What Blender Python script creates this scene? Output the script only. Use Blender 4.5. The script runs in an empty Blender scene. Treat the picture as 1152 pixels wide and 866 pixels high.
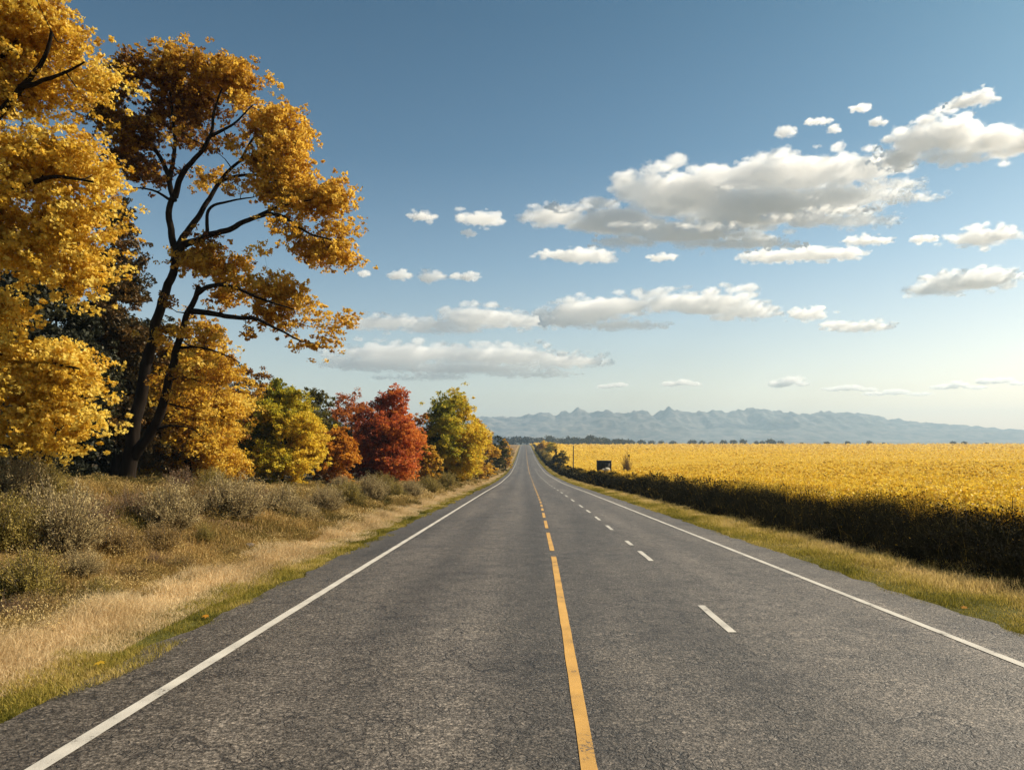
import bpy, math
import numpy as np
from mathutils import Vector

scene = bpy.context.scene
COL = scene.collection
rng = np.random.default_rng(7)
R = math.radians

# ------------------------------------------------------------------ camera geometry
F = 800.0          # focal length in photo pixels (photo 1152 wide)
CX, HY = 590.0, 498.0   # vanishing point column, horizon row
EYE = 1.9

SUN_AZ, SUN_EL = 70.0, 40.0     # degrees, azimuth clockwise from +Y (view direction)

def unit(v):
    v = np.asarray(v, float); return v / np.linalg.norm(v)

# ------------------------------------------------------------------ noise
def _hash(ix, iy, s):
    n = (ix.astype(np.int64) * 374761393 + iy.astype(np.int64) * 668265263 + s * 974634) & 0x7fffffff
    n = ((n ^ (n >> 13)) * 1274126177) & 0x7fffffff
    n = (n ^ (n >> 16)) & 0xffff
    return n / 65535.0

def vnoise(x, y, s=0):
    x = np.asarray(x, float); y = np.asarray(y, float)
    ix = np.floor(x); iy = np.floor(y); fx = x - ix; fy = y - iy
    fx = fx * fx * (3 - 2 * fx); fy = fy * fy * (3 - 2 * fy)
    a = _hash(ix, iy, s); b = _hash(ix + 1, iy, s); c = _hash(ix, iy + 1, s); d = _hash(ix + 1, iy + 1, s)
    return (a * (1 - fx) + b * fx) * (1 - fy) + (c * (1 - fx) + d * fx) * fy

def fbm(x, y, o=4, s=0):
    t = 0; a = .5; n = 0
    for k in range(o):
        t = t + a * vnoise(x, y, s + k); n += a; a *= .5; x = x * 2.03 + 17.1; y = y * 2.03 + 5.7
    return t / n

def sstep(a, b, x):
    t = np.clip((np.asarray(x, float) - a) / (b - a), 0, 1); return t * t * (3 - 2 * t)

# ------------------------------------------------------------------ terrain profile
def hermite(xs, ys):
    xs = np.array(xs, float); ys = np.array(ys, float)
    d = np.diff(ys) / np.diff(xs); m = np.empty(len(xs)); m[0] = d[0]; m[-1] = d[-1]
    m[1:-1] = np.where(d[:-1] * d[1:] > 0, 2 * d[:-1] * d[1:] / (d[:-1] + d[1:] + 1e-12), 0)
    def f(x):
        x = np.clip(np.asarray(x, float), xs[0], xs[-1])
        i = np.clip(np.searchsorted(xs, x) - 1, 0, len(xs) - 2)
        h = xs[i + 1] - xs[i]; t = (x - xs[i]) / h
        return ((2*t**3-3*t**2+1)*ys[i] + (t**3-2*t**2+t)*h*m[i] + (-2*t**3+3*t**2)*ys[i+1] + (t**3-t**2)*h*m[i+1])
    return f

road_z = hermite([-60, 0, 50, 99, 180, 260, 350, 450, 700, 730, 800, 1000, 1400, 20000],
                 [2.1, 0, -1.75, -3.46, -5.2, -5.55, -4.9, -3.6, -0.72, -0.7, -1.6, -5, -6, -6])
field_z = hermite([-60, 0, 60, 120, 200, 400, 700, 1200, 1260, 1500, 2500, 4000, 5200, 20000],
                  [2.4, .45, -1.3, -2.3, -3.0, -3.2, -2.6, -1.1, -1.4, -5, -2.2, 6, 11, 16])
def left_h(a):
    return np.interp(a, [3.8, 4.9, 6, 7.5, 10, 14, 20, 35, 60, 400], [-.04, .0, .14, .68, 1.3, 1.6, 1.8, 2.8, 4.8, 18.0])
def right_h(a):
    return np.interp(a, [5.5, 7.45, 7.8, 8.2, 8.6, 9.1, 9.9], [-.04, .02, .12, .36, .56, .66, .70])

def gz(x, y, rough=True):
    x = np.asarray(x, float); y = np.asarray(y, float)
    r = road_z(y)
    hl = left_h(-x); hr = right_h(x)
    edge_r = r + hr + .7 * sstep(150, 300, y) * sstep(7.4, 9.5, x)
    b = sstep(9.5, 70, x)
    right = edge_r * (1 - b) + field_z(y) * b
    left = r + hl * (1 - .62 * sstep(12, 45, y) * (1 - sstep(18, 60, -x)))
    z = np.where(x < 0, left, right)
    far = sstep(760, 1000, y)
    z = z * (1 - far) + field_z(y) * far
    if rough:
        off = np.maximum(sstep(4.6, 8, -x), .5 * sstep(7.2, 8.4, x) * (1 - sstep(20, 60, x)))
        z = z + off * ((fbm(x * .55, y * .55, 3, 3) - .5) * .5 + (fbm(x * 2.2, y * 2.2, 2, 9) - .5) * .14) * (1 - sstep(200, 600, y))
    return z

def pxw(px, py, Y):
    """photo pixel at depth Y -> world point"""
    return np.array([(px - CX) * Y / F, Y, EYE - (py - HY) * Y / F])

def on_ground(px, py, ymin=3.0, ymax=1500.0):
    Y = np.geomspace(ymin, ymax, 4000)
    d = EYE - (py - HY) * Y / F - gz((px - CX) * Y / F, Y, False)
    k = np.argmax(d < 0) if (d < 0).any() else len(Y) - 1
    y = Y[k]; x = (px - CX) * y / F
    return np.array([x, y, float(gz(x, y))])

# ------------------------------------------------------------------ mesh building
def mesh_np(name, verts, faces, mat=None, attr=None, smooth=False):
    """faces: list of int arrays (n,3)/(n,4)... ; attr: dict name->float per vertex (or (n,3) colour)"""
    me = bpy.data.meshes.new(name)
    verts = np.ascontiguousarray(verts, np.float32)
    me.vertices.add(len(verts)); me.vertices.foreach_set('co', verts.ravel())
    faces = [np.asarray(f) for f in faces if len(f)]
    loops = np.concatenate([f.ravel() for f in faces]).astype(np.int32)
    tot = np.concatenate([np.full(len(f), f.shape[1]) for f in faces]).astype(np.int32)
    start = np.concatenate([[0], np.cumsum(tot)[:-1]]).astype(np.int32)
    me.loops.add(len(loops)); me.loops.foreach_set('vertex_index', loops)
    me.polygons.add(len(tot)); me.polygons.foreach_set('loop_start', start)
    try: me.polygons.foreach_set('loop_total', tot)
    except Exception: pass
    me.update(calc_edges=True)
    if attr:
        for k, v in attr.items():
            v = np.asarray(v, np.float32)
            if v.ndim == 1:
                a = me.attributes.new(k, 'FLOAT', 'POINT'); a.data.foreach_set('value', v)
            else:
                a = me.attributes.new(k, 'FLOAT_COLOR', 'POINT')
                a.data.foreach_set('color', np.concatenate([v, np.ones((len(v), 1), np.float32)], 1).ravel())
    if smooth: me.polygons.foreach_set('use_smooth', np.ones(len(tot), bool))
    if mat: me.materials.append(mat)
    return me

def link(name, me, parent=None, loc=None):
    o = bpy.data.objects.new(name, me); COL.objects.link(o)
    if loc is not None: o.location = [float(v) for v in loc]
    if parent is not None: o.parent = parent
    return o

def tag(o, label=None, cat=None, group=None, kind=None):
    if label: o['label'] = label
    if cat: o['category'] = cat
    if group: o['group'] = group
    if kind: o['kind'] = kind
    return o

def grid_mesh(name, X, Y, Z, mat, attr=None, smooth=True):
    ny, nx = X.shape
    v = np.stack([X, Y, Z], -1).reshape(-1, 3)
    i = np.arange(ny * nx).reshape(ny, nx)
    f = np.stack([i[:-1, :-1], i[:-1, 1:], i[1:, 1:], i[1:, :-1]], -1).reshape(-1, 4)
    return mesh_np(name, v, [f], mat, attr, smooth)

class Tubes:
    def __init__(s): s.v = []; s.f = []; s.n = 0
    def add(s, pts, rad, sides=6):
        pts = np.asarray(pts, float); rad = np.asarray(rad, float)
        n = len(pts)
        t = np.gradient(pts, axis=0); t /= np.linalg.norm(t, axis=1)[:, None] + 1e-9
        ref = np.array([.31, .9, .2]) if abs(t[0][2]) > .6 else np.array([.1, .2, 1.])
        u = np.empty_like(t); c = np.cross(t[0], ref); u[0] = c / (np.linalg.norm(c) + 1e-9)
        for k in range(1, n):
            c = u[k - 1] - t[k] * (u[k - 1] @ t[k]); u[k] = c / (np.linalg.norm(c) + 1e-9)
        w = np.cross(t, u)
        a = np.linspace(0, 2 * np.pi, sides, endpoint=False)
        ring = pts[:, None] + rad[:, None, None] * (np.cos(a)[None, :, None] * u[:, None] + np.sin(a)[None, :, None] * w[:, None])
        s.v.append(ring.reshape(-1, 3))
        i = np.arange(n * sides).reshape(n, sides) + s.n
        j = np.roll(i, -1, 1)
        s.f.append(np.stack([i[:-1], j[:-1], j[1:], i[1:]], -1).reshape(-1, 4))
        s.n += n * sides
    def mesh(s, name, mat):
        return mesh_np(name, np.concatenate(s.v), [np.concatenate(s.f)], mat, None, True)

def smooth_line(pts, n):
    pts = np.asarray(pts, float)
    d = np.concatenate([[0], np.cumsum(np.linalg.norm(np.diff(pts, axis=0), axis=1))])
    t = np.linspace(0, d[-1], n)
    # catmull-rom through hermite with finite-difference tangents
    m = np.gradient(pts, d, axis=0)
    i = np.clip(np.searchsorted(d, t) - 1, 0, len(d) - 2)
    h = (d[i + 1] - d[i])[:, None]; s = ((t - d[i])[:, None]) / h
    return ((2*s**3-3*s**2+1)*pts[i] + (s**3-2*s**2+s)*h*m[i] + (-2*s**3+3*s**2)*pts[i+1] + (s**3-s**2)*h*m[i+1])

def rand_dirs(n, r):
    v = r.normal(size=(n, 3)); return v / np.linalg.norm(v, axis=1)[:, None]

def leaf_quads(P, size, r, up=.4, aspect=.55, axis=None):
    """folded diamond leaves at points P -> verts, quads"""
    n = len(P)
    nrm = rand_dirs(n, r); nrm[:, 2] += up; nrm /= np.linalg.norm(nrm, axis=1)[:, None]
    a = rand_dirs(n, r) if axis is None else axis + .6 * rand_dirs(n, r)
    a = a - nrm * (a * nrm).sum(1)[:, None]; a /= np.linalg.norm(a, axis=1)[:, None] + 1e-9
    b = np.cross(nrm, a)
    s = (np.asarray(size) * (.65 + .7 * r.random(n)))[:, None]
    w = s * aspect
    v = np.stack([P - a * s * .5, P + b * w * .5 - nrm * s * .1, P + a * s * .5 - nrm * s * .06, P - b * w * .5 - nrm * s * .1], 1)
    return v.reshape(-1, 3), np.arange(4 * n).reshape(n, 4)

def lobed_leaves(P, size, r, up=.4):
    """five-pointed broad leaves (10-gon stars)"""
    n = len(P)
    nrm = rand_dirs(n, r); nrm[:, 2] += up; nrm /= np.linalg.norm(nrm, axis=1)[:, None]
    a = rand_dirs(n, r); a[:, 2] -= .5
    a = a - nrm * (a * nrm).sum(1)[:, None]; a /= np.linalg.norm(a, axis=1)[:, None] + 1e-9
    b = np.cross(nrm, a)
    s = (size * (.6 + .7 * r.random(n)))[:, None, None] * .5
    ang = np.array([180, 140, 105, 85, 50, 25, 0, -25, -50, -85, -105, -140]) * np.pi / 180
    rad = np.array([.55, .5, .75, .5, .95, .55, 1.1, .55, .95, .5, .75, .5])
    x = (np.cos(ang) * rad)[None, :, None]; y = (np.sin(ang) * rad)[None, :, None]
    v = P[:, None] + s * (a[:, None] * x + b[:, None] * y - nrm[:, None] * (np.abs(y) * .35 + .2 * x * x))
    k = len(ang)
    return v.reshape(-1, 3), np.arange(k * n).reshape(n, k), k

def blades(P, h, w, r, lean=.35, bend=.4, wind=(0., 0.)):
    """two-segment grass blades"""
    n = len(P); az = r.random(n) * 2 * np.pi
    side = np.stack([np.cos(az), np.sin(az), 0 * az], 1) * (w * .5)[:, None]
    la = r.random(n) * 2 * np.pi; ll = lean * r.random(n)
    d = np.stack([np.cos(la) * ll + wind[0], np.sin(la) * ll + wind[1], np.ones(n)], 1)
    d /= np.linalg.norm(d, axis=1)[:, None]
    mid = P + d * (h * .55)[:, None]
    d2 = d.copy(); d2[:, :2] *= 1 + 3 * bend; d2[:, 2] *= 1 - bend * r.random(n); d2 /= np.linalg.norm(d2, axis=1)[:, None]
    tip = mid + d2 * (h * .5)[:, None]
    v = np.stack([P - side, P + side, mid + side * .7, mid - side * .7, tip], 1).reshape(-1, 3)
    i = np.arange(n)[:, None] * 5
    return v, i + np.array([[0, 1, 2, 3]]), i + np.array([[3, 2, 4]])

# ------------------------------------------------------------------ materials
def mat_new(name):
    m = bpy.data.materials.new(name); m.use_nodes = True
    nt = m.node_tree; nt.nodes.clear()
    out = nt.nodes.new('ShaderNodeOutputMaterial')
    return m, nt, out

def N(nt, typ, ins=None, **props):
    n = nt.nodes.new(typ)
    for k, v in props.items(): setattr(n, k, v)
    if ins:
        for k, v in ins.items():
            s = n.inputs[k]
            if isinstance(v, bpy.types.NodeSocket): nt.links.new(v, s)
            else: s.default_value = v
    return n

def ramp(nt, fac, stops, interp='LINEAR'):
    n = nt.nodes.new('ShaderNodeValToRGB'); n.color_ramp.interpolation = interp
    e = n.color_ramp.elements
    while len(e) < len(stops): e.new(.5)
    for k, (p, c) in enumerate(stops):
        e[k].position = p; e[k].color = (*c, 1) if len(c) == 3 else c
    nt.links.new(fac, n.inputs[0]); return n.outputs[0]

def mix(nt, fac, a, b, mode='MIX'):
    n = nt.nodes.new('ShaderNodeMix'); n.data_type = 'RGBA'; n.blend_type = mode
    for s, v in ((n.inputs[0], fac), (n.inputs[6], a), (n.inputs[7], b)):
        if isinstance(v, bpy.types.NodeSocket): nt.links.new(v, s)
        elif isinstance(v, tuple) and len(v) == 3: s.default_value = (*v, 1)
        else: s.default_value = v
    return n.outputs[2]

def foliage_mat(name, stops, trans=.52, rough=.55, spec=.25):
    """leaf colour from the per-leaf tint attribute; thin leaves let light through"""
    m, nt, out = mat_new(name)
    at = N(nt, 'ShaderNodeAttribute', attribute_name='tint')
    c = ramp(nt, at.outputs['Fac'], stops)
    p = N(nt, 'ShaderNodeBsdfPrincipled', {'Base Color': c, 'Roughness': rough, 'Specular IOR Level': spec})
    t = N(nt, 'ShaderNodeBsdfTranslucent', {'Color': c})
    ms = N(nt, 'ShaderNodeMixShader', {0: trans, 1: p.outputs[0], 2: t.outputs[0]})
    nt.links.new(ms.outputs[0], out.inputs[0])
    return m

def plain_mat(name, c1, c2, scale=6., rough=.85, bump=.3, stretch=(1, 1, 1), spec=.3):
    m, nt, out = mat_new(name)
    tc = N(nt, 'ShaderNodeTexCoord'); mp = N(nt, 'ShaderNodeMapping', {0: tc.outputs['Object'], 3: stretch})
    nz = N(nt, 'ShaderNodeTexNoise', {'Vector': mp.outputs[0], 'Scale': scale, 'Detail': 5.})
    c = ramp(nt, nz.outputs[0], [(.3, c1), (.7, c2)])
    b = N(nt, 'ShaderNodeBump', {'Height': nz.outputs[0], 'Strength': bump, 'Distance': .03})
    p = N(nt, 'ShaderNodeBsdfPrincipled', {'Base Color': c, 'Roughness': rough, 'Normal': b.outputs[0], 'Specular IOR Level': spec})
    nt.links.new(p.outputs[0], out.inputs[0]); return m

BARK = plain_mat('bark', (.006, .005, .004), (.024, .017, .012), 7., .95, 1., (1, 1, .16), .05)
BARK_PALE = plain_mat('pale_bark', (.07, .055, .038), (.17, .13, .09), 8., .9, .6, (1, 1, .2))

GOLD = foliage_mat('golden_leaves', [(0, (.15, .062, .009)), (.35, (.36, .175, .016)), (.7, (.70, .45, .04)), (1, (.80, .62, .13))])
AMBER = foliage_mat('amber_leaves', [(0, (.075, .030, .009)), (.3, (.20, .080, .011)), (.55, (.56, .315, .026)), (1, (.80, .56, .09))])
BROWNGREEN = foliage_mat('dark_russet_leaves', [(0, (.022, .020, .010)), (.4, (.050, .038, .012)), (.75, (.12, .065, .013)), (1, (.24, .115, .018))], .25)
YELLOWGREEN = foliage_mat('yellow_green_leaves', [(0, (.040, .052, .011)), (.35, (.20, .205, .020)), (.65, (.50, .42, .028)), (1, (.72, .52, .05))])
OLIVE = foliage_mat('olive_leaves', [(0, (.028, .035, .012)), (.5, (.085, .082, .018)), (1, (.20, .15, .025))])
ORANGE = foliage_mat('orange_leaves', [(0, (.16, .045, .007)), (.5, (.52, .20, .018)), (1, (.70, .36, .04))])
RED = foliage_mat('red_leaves', [(0, (.06, .014, .010)), (.35, (.24, .042, .018)), (.7, (.52, .115, .027)), (1, (.66, .24, .040))])
RUST = foliage_mat('rust_leaves', [(0, (.08, .022, .010)), (.5, (.36, .095, .020)), (1, (.56, .22, .03))])
DARKGREEN = foliage_mat('dark_evergreen_leaves', [(0, (.012, .014, .008)), (.6, (.030, .032, .013)), (1, (.070, .060, .02))], .2)
FARTREE = foliage_mat('distant_dark_leaves', [(0, (.010, .012, .008)), (.7, (.028, .028, .015)), (1, (.08, .065, .025))], .15)
SAGE = foliage_mat('sage_leaves', [(0, (.065, .050, .024)), (.5, (.265, .195, .088)), (1, (.50, .40, .20))], .3, .8, .1)
OLIVEBUSH = foliage_mat('olive_bush_leaves', [(0, (.050, .044, .012)), (.5, (.20, .155, .032)), (1, (.40, .30, .07))], .3)
GOLDBUSH = foliage_mat('tan_bush_leaves', [(0, (.080, .050, .018)), (.5, (.22, .140, .045)), (1, (.40, .27, .09))], .3)
BROWNBUSH = foliage_mat('brown_bush_leaves', [(0, (.055, .032, .018)), (.5, (.19, .105, .048)), (1, (.36, .22, .11))], .25)
SCRUB = foliage_mat('bank_scrub_leaves', [(0, (.045, .042, .013)), (.32, (.15, .125, .03)), (.5, (.32, .215, .065)), (.7, (.44, .31, .115)), (1, (.56, .43, .20))], .3, .8, .1)
DRYGRASS = foliage_mat('dry_grass_blades', [(0, (.24, .16, .06)), (.4, (.58, .43, .22)), (1, (.80, .65, .40))], .35, .8, .1)
BANKGRASS = foliage_mat('bank_grass_blades', [(0, (.075, .062, .016)), (.3, (.22, .155, .045)), (.65, (.42, .28, .095)), (1, (.60, .43, .19))], .3, .8, .1)
VERGE = foliage_mat('verge_grass_blades', [(0, (.075, .075, .013)), (.35, (.24, .205, .030)), (.65, (.45, .34, .085)), (1, (.66, .50, .22))], .45, .8, .08)
WEEDS = foliage_mat('dark_weed_leaves', [(0, (.010, .010, .006)), (.5, (.024, .021, .011)), (.75, (.07, .058, .018)), (.9, (.20, .14, .025)), (1, (.40, .25, .025))], .15, .9, .03)  # near-black stops put the right bank's shade into the leaves
CROP = foliage_mat('yellow_crop_blossom', [(0, (.10, .065, .012)), (.3, (.42, .25, .018)), (.65, (.72, .46, .03)), (1, (.82, .62, .09))], .4)

# ------------------------------------------------------------------ ground
def make_ground():
    xs = np.unique(np.concatenate([-np.geomspace(36, 9000, 34)[::-1], np.arange(-36, -12, .7), np.arange(-12, 12, .22),
                                   np.arange(12, 40, 1.5), np.geomspace(40, 9000, 40)]))
    ys = np.unique(np.concatenate([np.arange(-40, 0, 2.), np.arange(0, 45, .35), np.geomspace(45, 1400, 190), np.geomspace(1410, 9000, 40)]))
    X, Y = np.meshgrid(xs, ys)
    Z = gz(X, Y) - .05 * ((X > -3.7) & (X < 5.4))
    x = X.ravel(); y = Y.ravel()
    wob = (fbm(x * .9, y * .9, 3, 21) - .5)
    col = np.zeros((len(x), 3))
    tan = np.array([.27, .175, .075]); dirt = np.array([.13, .085, .042]); green = np.array([.085, .085, .022]); dark = np.array([.022, .019, .012])
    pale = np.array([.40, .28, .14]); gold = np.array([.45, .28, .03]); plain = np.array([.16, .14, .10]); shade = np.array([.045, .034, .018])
    def put(mask, c):
        m = np.clip(mask, 0, 1)[:, None]; col[:] = col * (1 - m) + c * m
    col[:] = dirt
    put(sstep(.35, .7, fbm(x * .35, y * .35, 3, 31)) * .8, tan)
    put(sstep(-15 + 0 * x, -19, x + 3 * wob), shade)  # ground under the trees darkened, shade put into its colour
    put(((x > -5.8 + wob) & (x < 0)) * 1., pale)
    put(((x > -4.9 + .5 * wob) & (x < 7.4)) * 1., green)
    put(sstep(5.5, 7.5, x) * (fbm(x * .8, y * .3, 3, 41) > .5) * .7, tan)
    put(sstep(7.35, 7.7, x + .2 * wob), dark)  # bank face painted near black to deepen its shade
    put(sstep(9.2, 10, x) * 1., gold)
    put(sstep(1235, 1260, y), plain)
    put(sstep(750, 800, y) * (x < 20), plain)
    stripe = sstep(.45, .6, fbm(x * .0009, y * .006, 3, 51)) * sstep(1300, 1500, y)
    put(stripe * .8, np.array([.05, .055, .045]))
    m, nt, out = mat_new('ground_soil_shade')
    at = N(nt, 'ShaderNodeAttribute', attribute_name='soil_shade')
    tc = N(nt, 'ShaderNodeTexCoord')
    n1 = N(nt, 'ShaderNodeTexNoise', {'Vector': tc.outputs['Object'], 'Scale': 9., 'Detail': 6., 'Roughness': .7})
    v = ramp(nt, n1.outputs[0], [(.25, (.45, .45, .45)), (.75, (1.35, 1.3, 1.2))])
    c = mix(nt, 1., at.outputs['Color'], v, 'MULTIPLY')
    b = N(nt, 'ShaderNodeBump', {'Height': n1.outputs[0], 'Strength': .6, 'Distance': .08})
    p = N(nt, 'ShaderNodeBsdfPrincipled', {'Base Color': c, 'Roughness': .95, 'Normal': b.outputs[0], 'Specular IOR Level': .1})
    nt.links.new(p.outputs[0], out.inputs[0])
    o = link('ground', grid_mesh('ground', X, Y, Z, m, {'soil_shade': col}))
    tag(o, kind='structure')
make_ground()

# ------------------------------------------------------------------ road
LEFT_E, RIGHT_E = -3.95, 5.68
def asphalt():
    m, nt, out = mat_new('asphalt')
    tc = N(nt, 'ShaderNodeTexCoord'); o = tc.outputs['Object']
    sx = N(nt, 'ShaderNodeSeparateXYZ', {0: o})
    stone = N(nt, 'ShaderNodeTexVoronoi', {'Vector': o, 'Scale': 55., 'Randomness': 1.})
    fine = N(nt, 'ShaderNodeTexNoise', {'Vector': o, 'Scale': 30., 'Detail': 6., 'Roughness': .8})
    mid = N(nt, 'ShaderNodeTexNoise', {'Vector': o, 'Scale': 5., 'Detail': 5., 'Roughness': .65})
    stretch = N(nt, 'ShaderNodeMapping', {0: o, 3: (1.1, .07, 1)})
    big = N(nt, 'ShaderNodeTexNoise', {'Vector': stretch.outputs[0], 'Scale': 1., 'Detail': 4.})
    base = ramp(nt, fine.outputs[0], [(.37, (.013, .011, .009)), (.5, (.066, .0575, .049)), (.64, (.215, .187, .160))])
    sc = ramp(nt, stone.outputs['Color'], [(.0, (.6, .6, .6)), (.75, (1.05, 1.05, 1.05)), (.95, (1.9, 1.85, 1.75))])
    c = mix(nt, .75, base, sc, 'MULTIPLY')
    c = mix(nt, 1., c, ramp(nt, mid.outputs[0], [(.3, (.72, .72, .72)), (.7, (1.25, 1.24, 1.22))]), 'MULTIPLY')
    c = mix(nt, 1., c, ramp(nt, big.outputs[0], [(.32, (.74, .74, .74)), (.68, (1.25, 1.25, 1.25))]), 'MULTIPLY')
    # worn wheel paths as paler bands; sheen to the right put into the colour
    wob = N(nt, 'ShaderNodeTexNoise', {'Vector': stretch.outputs[0], 'Scale': .6, 'Detail': 2.})
    xs = N(nt, 'ShaderNodeMath', {0: wob.outputs[0], 1: .5, 2: sx.outputs[0]}, operation='MULTIPLY_ADD')
    mr = N(nt, 'ShaderNodeMapRange', {0: xs.outputs[0], 1: -4.0, 2: 6.2})
    wear_sheen = ramp(nt, mr.outputs[0], [(0, (.74, .74, .74)), (.13, (.92, .92, .92)), (.2, (1.16, 1.16, 1.16)), (.28, (.82, .82, .82)), (.36, (1.2, 1.2, 1.2)), (.44, (.78, .78, .78)), (.52, (1.06, 1.06, 1.06)), (.62, (.84, .84, .84)), (.74, (1.26, 1.26, 1.26)), (.83, (1.1, 1.1, 1.1)), (.9, (1.25, 1.25, 1.25)), (1, (.9, .9, .9))])
    c = mix(nt, 1., c, wear_sheen, 'MULTIPLY')
    # cracks: warped cell borders kept only in patches
    wv = N(nt, 'ShaderNodeTexNoise', {'Vector': o, 'Scale': 2.5, 'Detail': 5.})
    warp = N(nt, 'ShaderNodeMix', data_type='VECTOR')
    nt.links.new(o, warp.inputs[4]); nt.links.new(wv.outputs['Color'], warp.inputs[5]); warp.inputs[0].default_value = .35
    cr = N(nt, 'ShaderNodeTexVoronoi', {'Vector': warp.outputs[1], 'Scale': 1.5}, feature='DISTANCE_TO_EDGE')
    line = ramp(nt, cr.outputs['Distance'], [(.004, (1, 1, 1)), (.016, (0, 0, 0))])
    cr2 = N(nt, 'ShaderNodeTexVoronoi', {'Vector': warp.outputs[1], 'Scale': 13.}, feature='DISTANCE_TO_EDGE')
    line2 = ramp(nt, cr2.outputs['Distance'], [(.01, (1, 1, 1)), (.07, (0, 0, 0))])
    pm = N(nt, 'ShaderNodeTexNoise', {'Vector': o, 'Scale': .55, 'Detail': 3.})
    patch = ramp(nt, pm.outputs[0], [(.47, (0, 0, 0)), (.58, (.85, .85, .85))])
    pm2 = N(nt, 'ShaderNodeTexNoise', {'Vector': o, 'Scale': 3.3, 'Detail': 3.})
    patch2 = ramp(nt, pm2.outputs[0], [(.45, (0, 0, 0)), (.58, (.9, .9, .9))])
    lm = mix(nt, 1., line, patch, 'MULTIPLY')
    lm2 = mix(nt, 1., line2, patch2, 'MULTIPLY')
    lm = mix(nt, 1., lm, lm2, 'LIGHTEN')
    jn = N(nt, 'ShaderNodeTexNoise', {'Vector': o, 'Scale': .9, 'Detail': 6., 'Roughness': .65})
    jx = N(nt, 'ShaderNodeMath', {0: jn.outputs[0], 1: -1.1, 2: sx.outputs[0]}, operation='MULTIPLY_ADD')
    jd = N(nt, 'ShaderNodeMath', {0: N(nt, 'ShaderNodeMath', {0: jx.outputs[0], 1: 2.0}, operation='SUBTRACT').outputs[0]}, operation='ABSOLUTE')
    joint = ramp(nt, jd.outputs[0], [(.006, (.9, .9, .9)), (.035, (0, 0, 0))])
    lm = mix(nt, 1., lm, mix(nt, 1., joint, ramp(nt, pm.outputs[0], [(.46, (0, 0, 0)), (.58, (.6, .6, .6))]), 'MULTIPLY'), 'LIGHTEN')
    st = N(nt, 'ShaderNodeTexNoise', {'Vector': o, 'Scale': .8, 'Detail': 4., 'Roughness': .6})
    c = mix(nt, 1., c, ramp(nt, st.outputs[0], [(.28, (.70, .70, .71)), (.45, (1, 1, 1)), (.7, (1.14, 1.13, 1.1))]), 'MULTIPLY')
    c = mix(nt, lm, c, (.018, .016, .015))
    h = N(nt, 'ShaderNodeMath', {0: stone.outputs['Distance'], 1: fine.outputs[0]}, operation='ADD')
    h2 = N(nt, 'ShaderNodeMath', {0: h.outputs[0], 1: lm}, operation='SUBTRACT')
    b = N(nt, 'ShaderNodeBump', {'Height': h2.outputs[0], 'Strength': .55, 'Distance': .012})
    p = N(nt, 'ShaderNodeBsdfPrincipled', {'Base Color': c, 'Roughness': .55, 'Normal': b.outputs[0], 'Specular IOR Level': .32})
    nt.links.new(p.outputs[0], out.inputs[0]); return m

def paint(name, c, worn):
    m, nt, out = mat_new(name)
    tc = N(nt, 'ShaderNodeTexCoord'); o = tc.outputs['Object']
    n1 = N(nt, 'ShaderNodeTexNoise', {'Vector': o, 'Scale': 38., 'Detail': 6., 'Roughness': .75})
    n2 = N(nt, 'ShaderNodeTexNoise', {'Vector': o, 'Scale': 3., 'Detail': 3.})
    s = N(nt, 'ShaderNodeMath', {0: n1.outputs[0], 1: n2.outputs[0]}, operation='ADD')
    k = ramp(nt, s.outputs[0], [(worn + .02, (1, 1, 1)), (worn + .10, (0, 0, 0))])
    dirty = ramp(nt, n2.outputs[0], [(.3, tuple(v * .72 for v in c)), (.7, c)])
    col = mix(nt, k, dirty, (.07, .062, .055))
    b = N(nt, 'ShaderNodeBump', {'Height': n1.outputs[0], 'Strength': .4, 'Distance': .01})
    p = N(nt, 'ShaderNodeBsdfPrincipled', {'Base Color': col, 'Roughness': .65, 'Normal': b.outputs[0], 'Specular IOR Level': .3})
    nt.links.new(p.outputs[0], out.inputs[0]); return m

def strip(name, xl, xr, y0, y1, lift, mat, parent=None, jag=.0, seed=0, nx=2, path=None):
    ys = [y0]
    while ys[-1] < y1:
        y = ys[-1]; ys.append(min(y1, y + max(.12, abs(y) * .012)))
    ys = np.array(ys)
    t = np.linspace(0, 1, nx)[None]
    jl = (fbm(ys * 1.7, ys * 0 + seed, 4, 60 + seed) - .5) * 2 * jag; jr = (fbm(ys * 1.7, ys * 0 + seed + 9, 4, 80 + seed) - .5) * 2 * jag
    X = (xl + jl)[:, None] * (1 - t) + (xr + jr)[:, None] * t
    if path: X = X + np.interp(ys, *path)[:, None]
    Y = np.repeat(ys[:, None], nx, 1)
    Z = road_z(Y) + lift + np.clip(Y, 0, 900) * .00006
    return link(name, grid_mesh(name, X, Y, Z, mat), parent)

CPATH = ([-20, 0, 4.5, 15, 38, 99, 400], [.30, .36, .41, .62, .88, 1.12, 1.15])
LPATH = ([-20, 0, 9, 15, 30, 100, 400], [2.2, 2.3, 2.41, 2.60, 2.78, 2.9, 2.9])
ASPH = asphalt()
WHITE = paint('white_road_paint', (.48, .455, .405), .72)
YELLOW = paint('yellow_road_paint', (.50, .285, .072), .72)
road = strip('road', LEFT_E, RIGHT_E, -25, 735, 0.0, ASPH, None, .16, 1, 24)
tag(road, kind='structure')
strip('edge_line', -3.14, -3.02, -20, 730, .006, WHITE, road, .006, 2)
strip('edge_line', 4.745, 4.85, -20, 730, .006, WHITE, road, .006, 3)
strip('centre_line', -.053, .053, -20, 15.2, .006, YELLOW, road, .006, 4, path=CPATH)
yd = [(16.25, 20.8), (22.3, 25.5), (27.0, 30.0)]
y = 31.4
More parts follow.
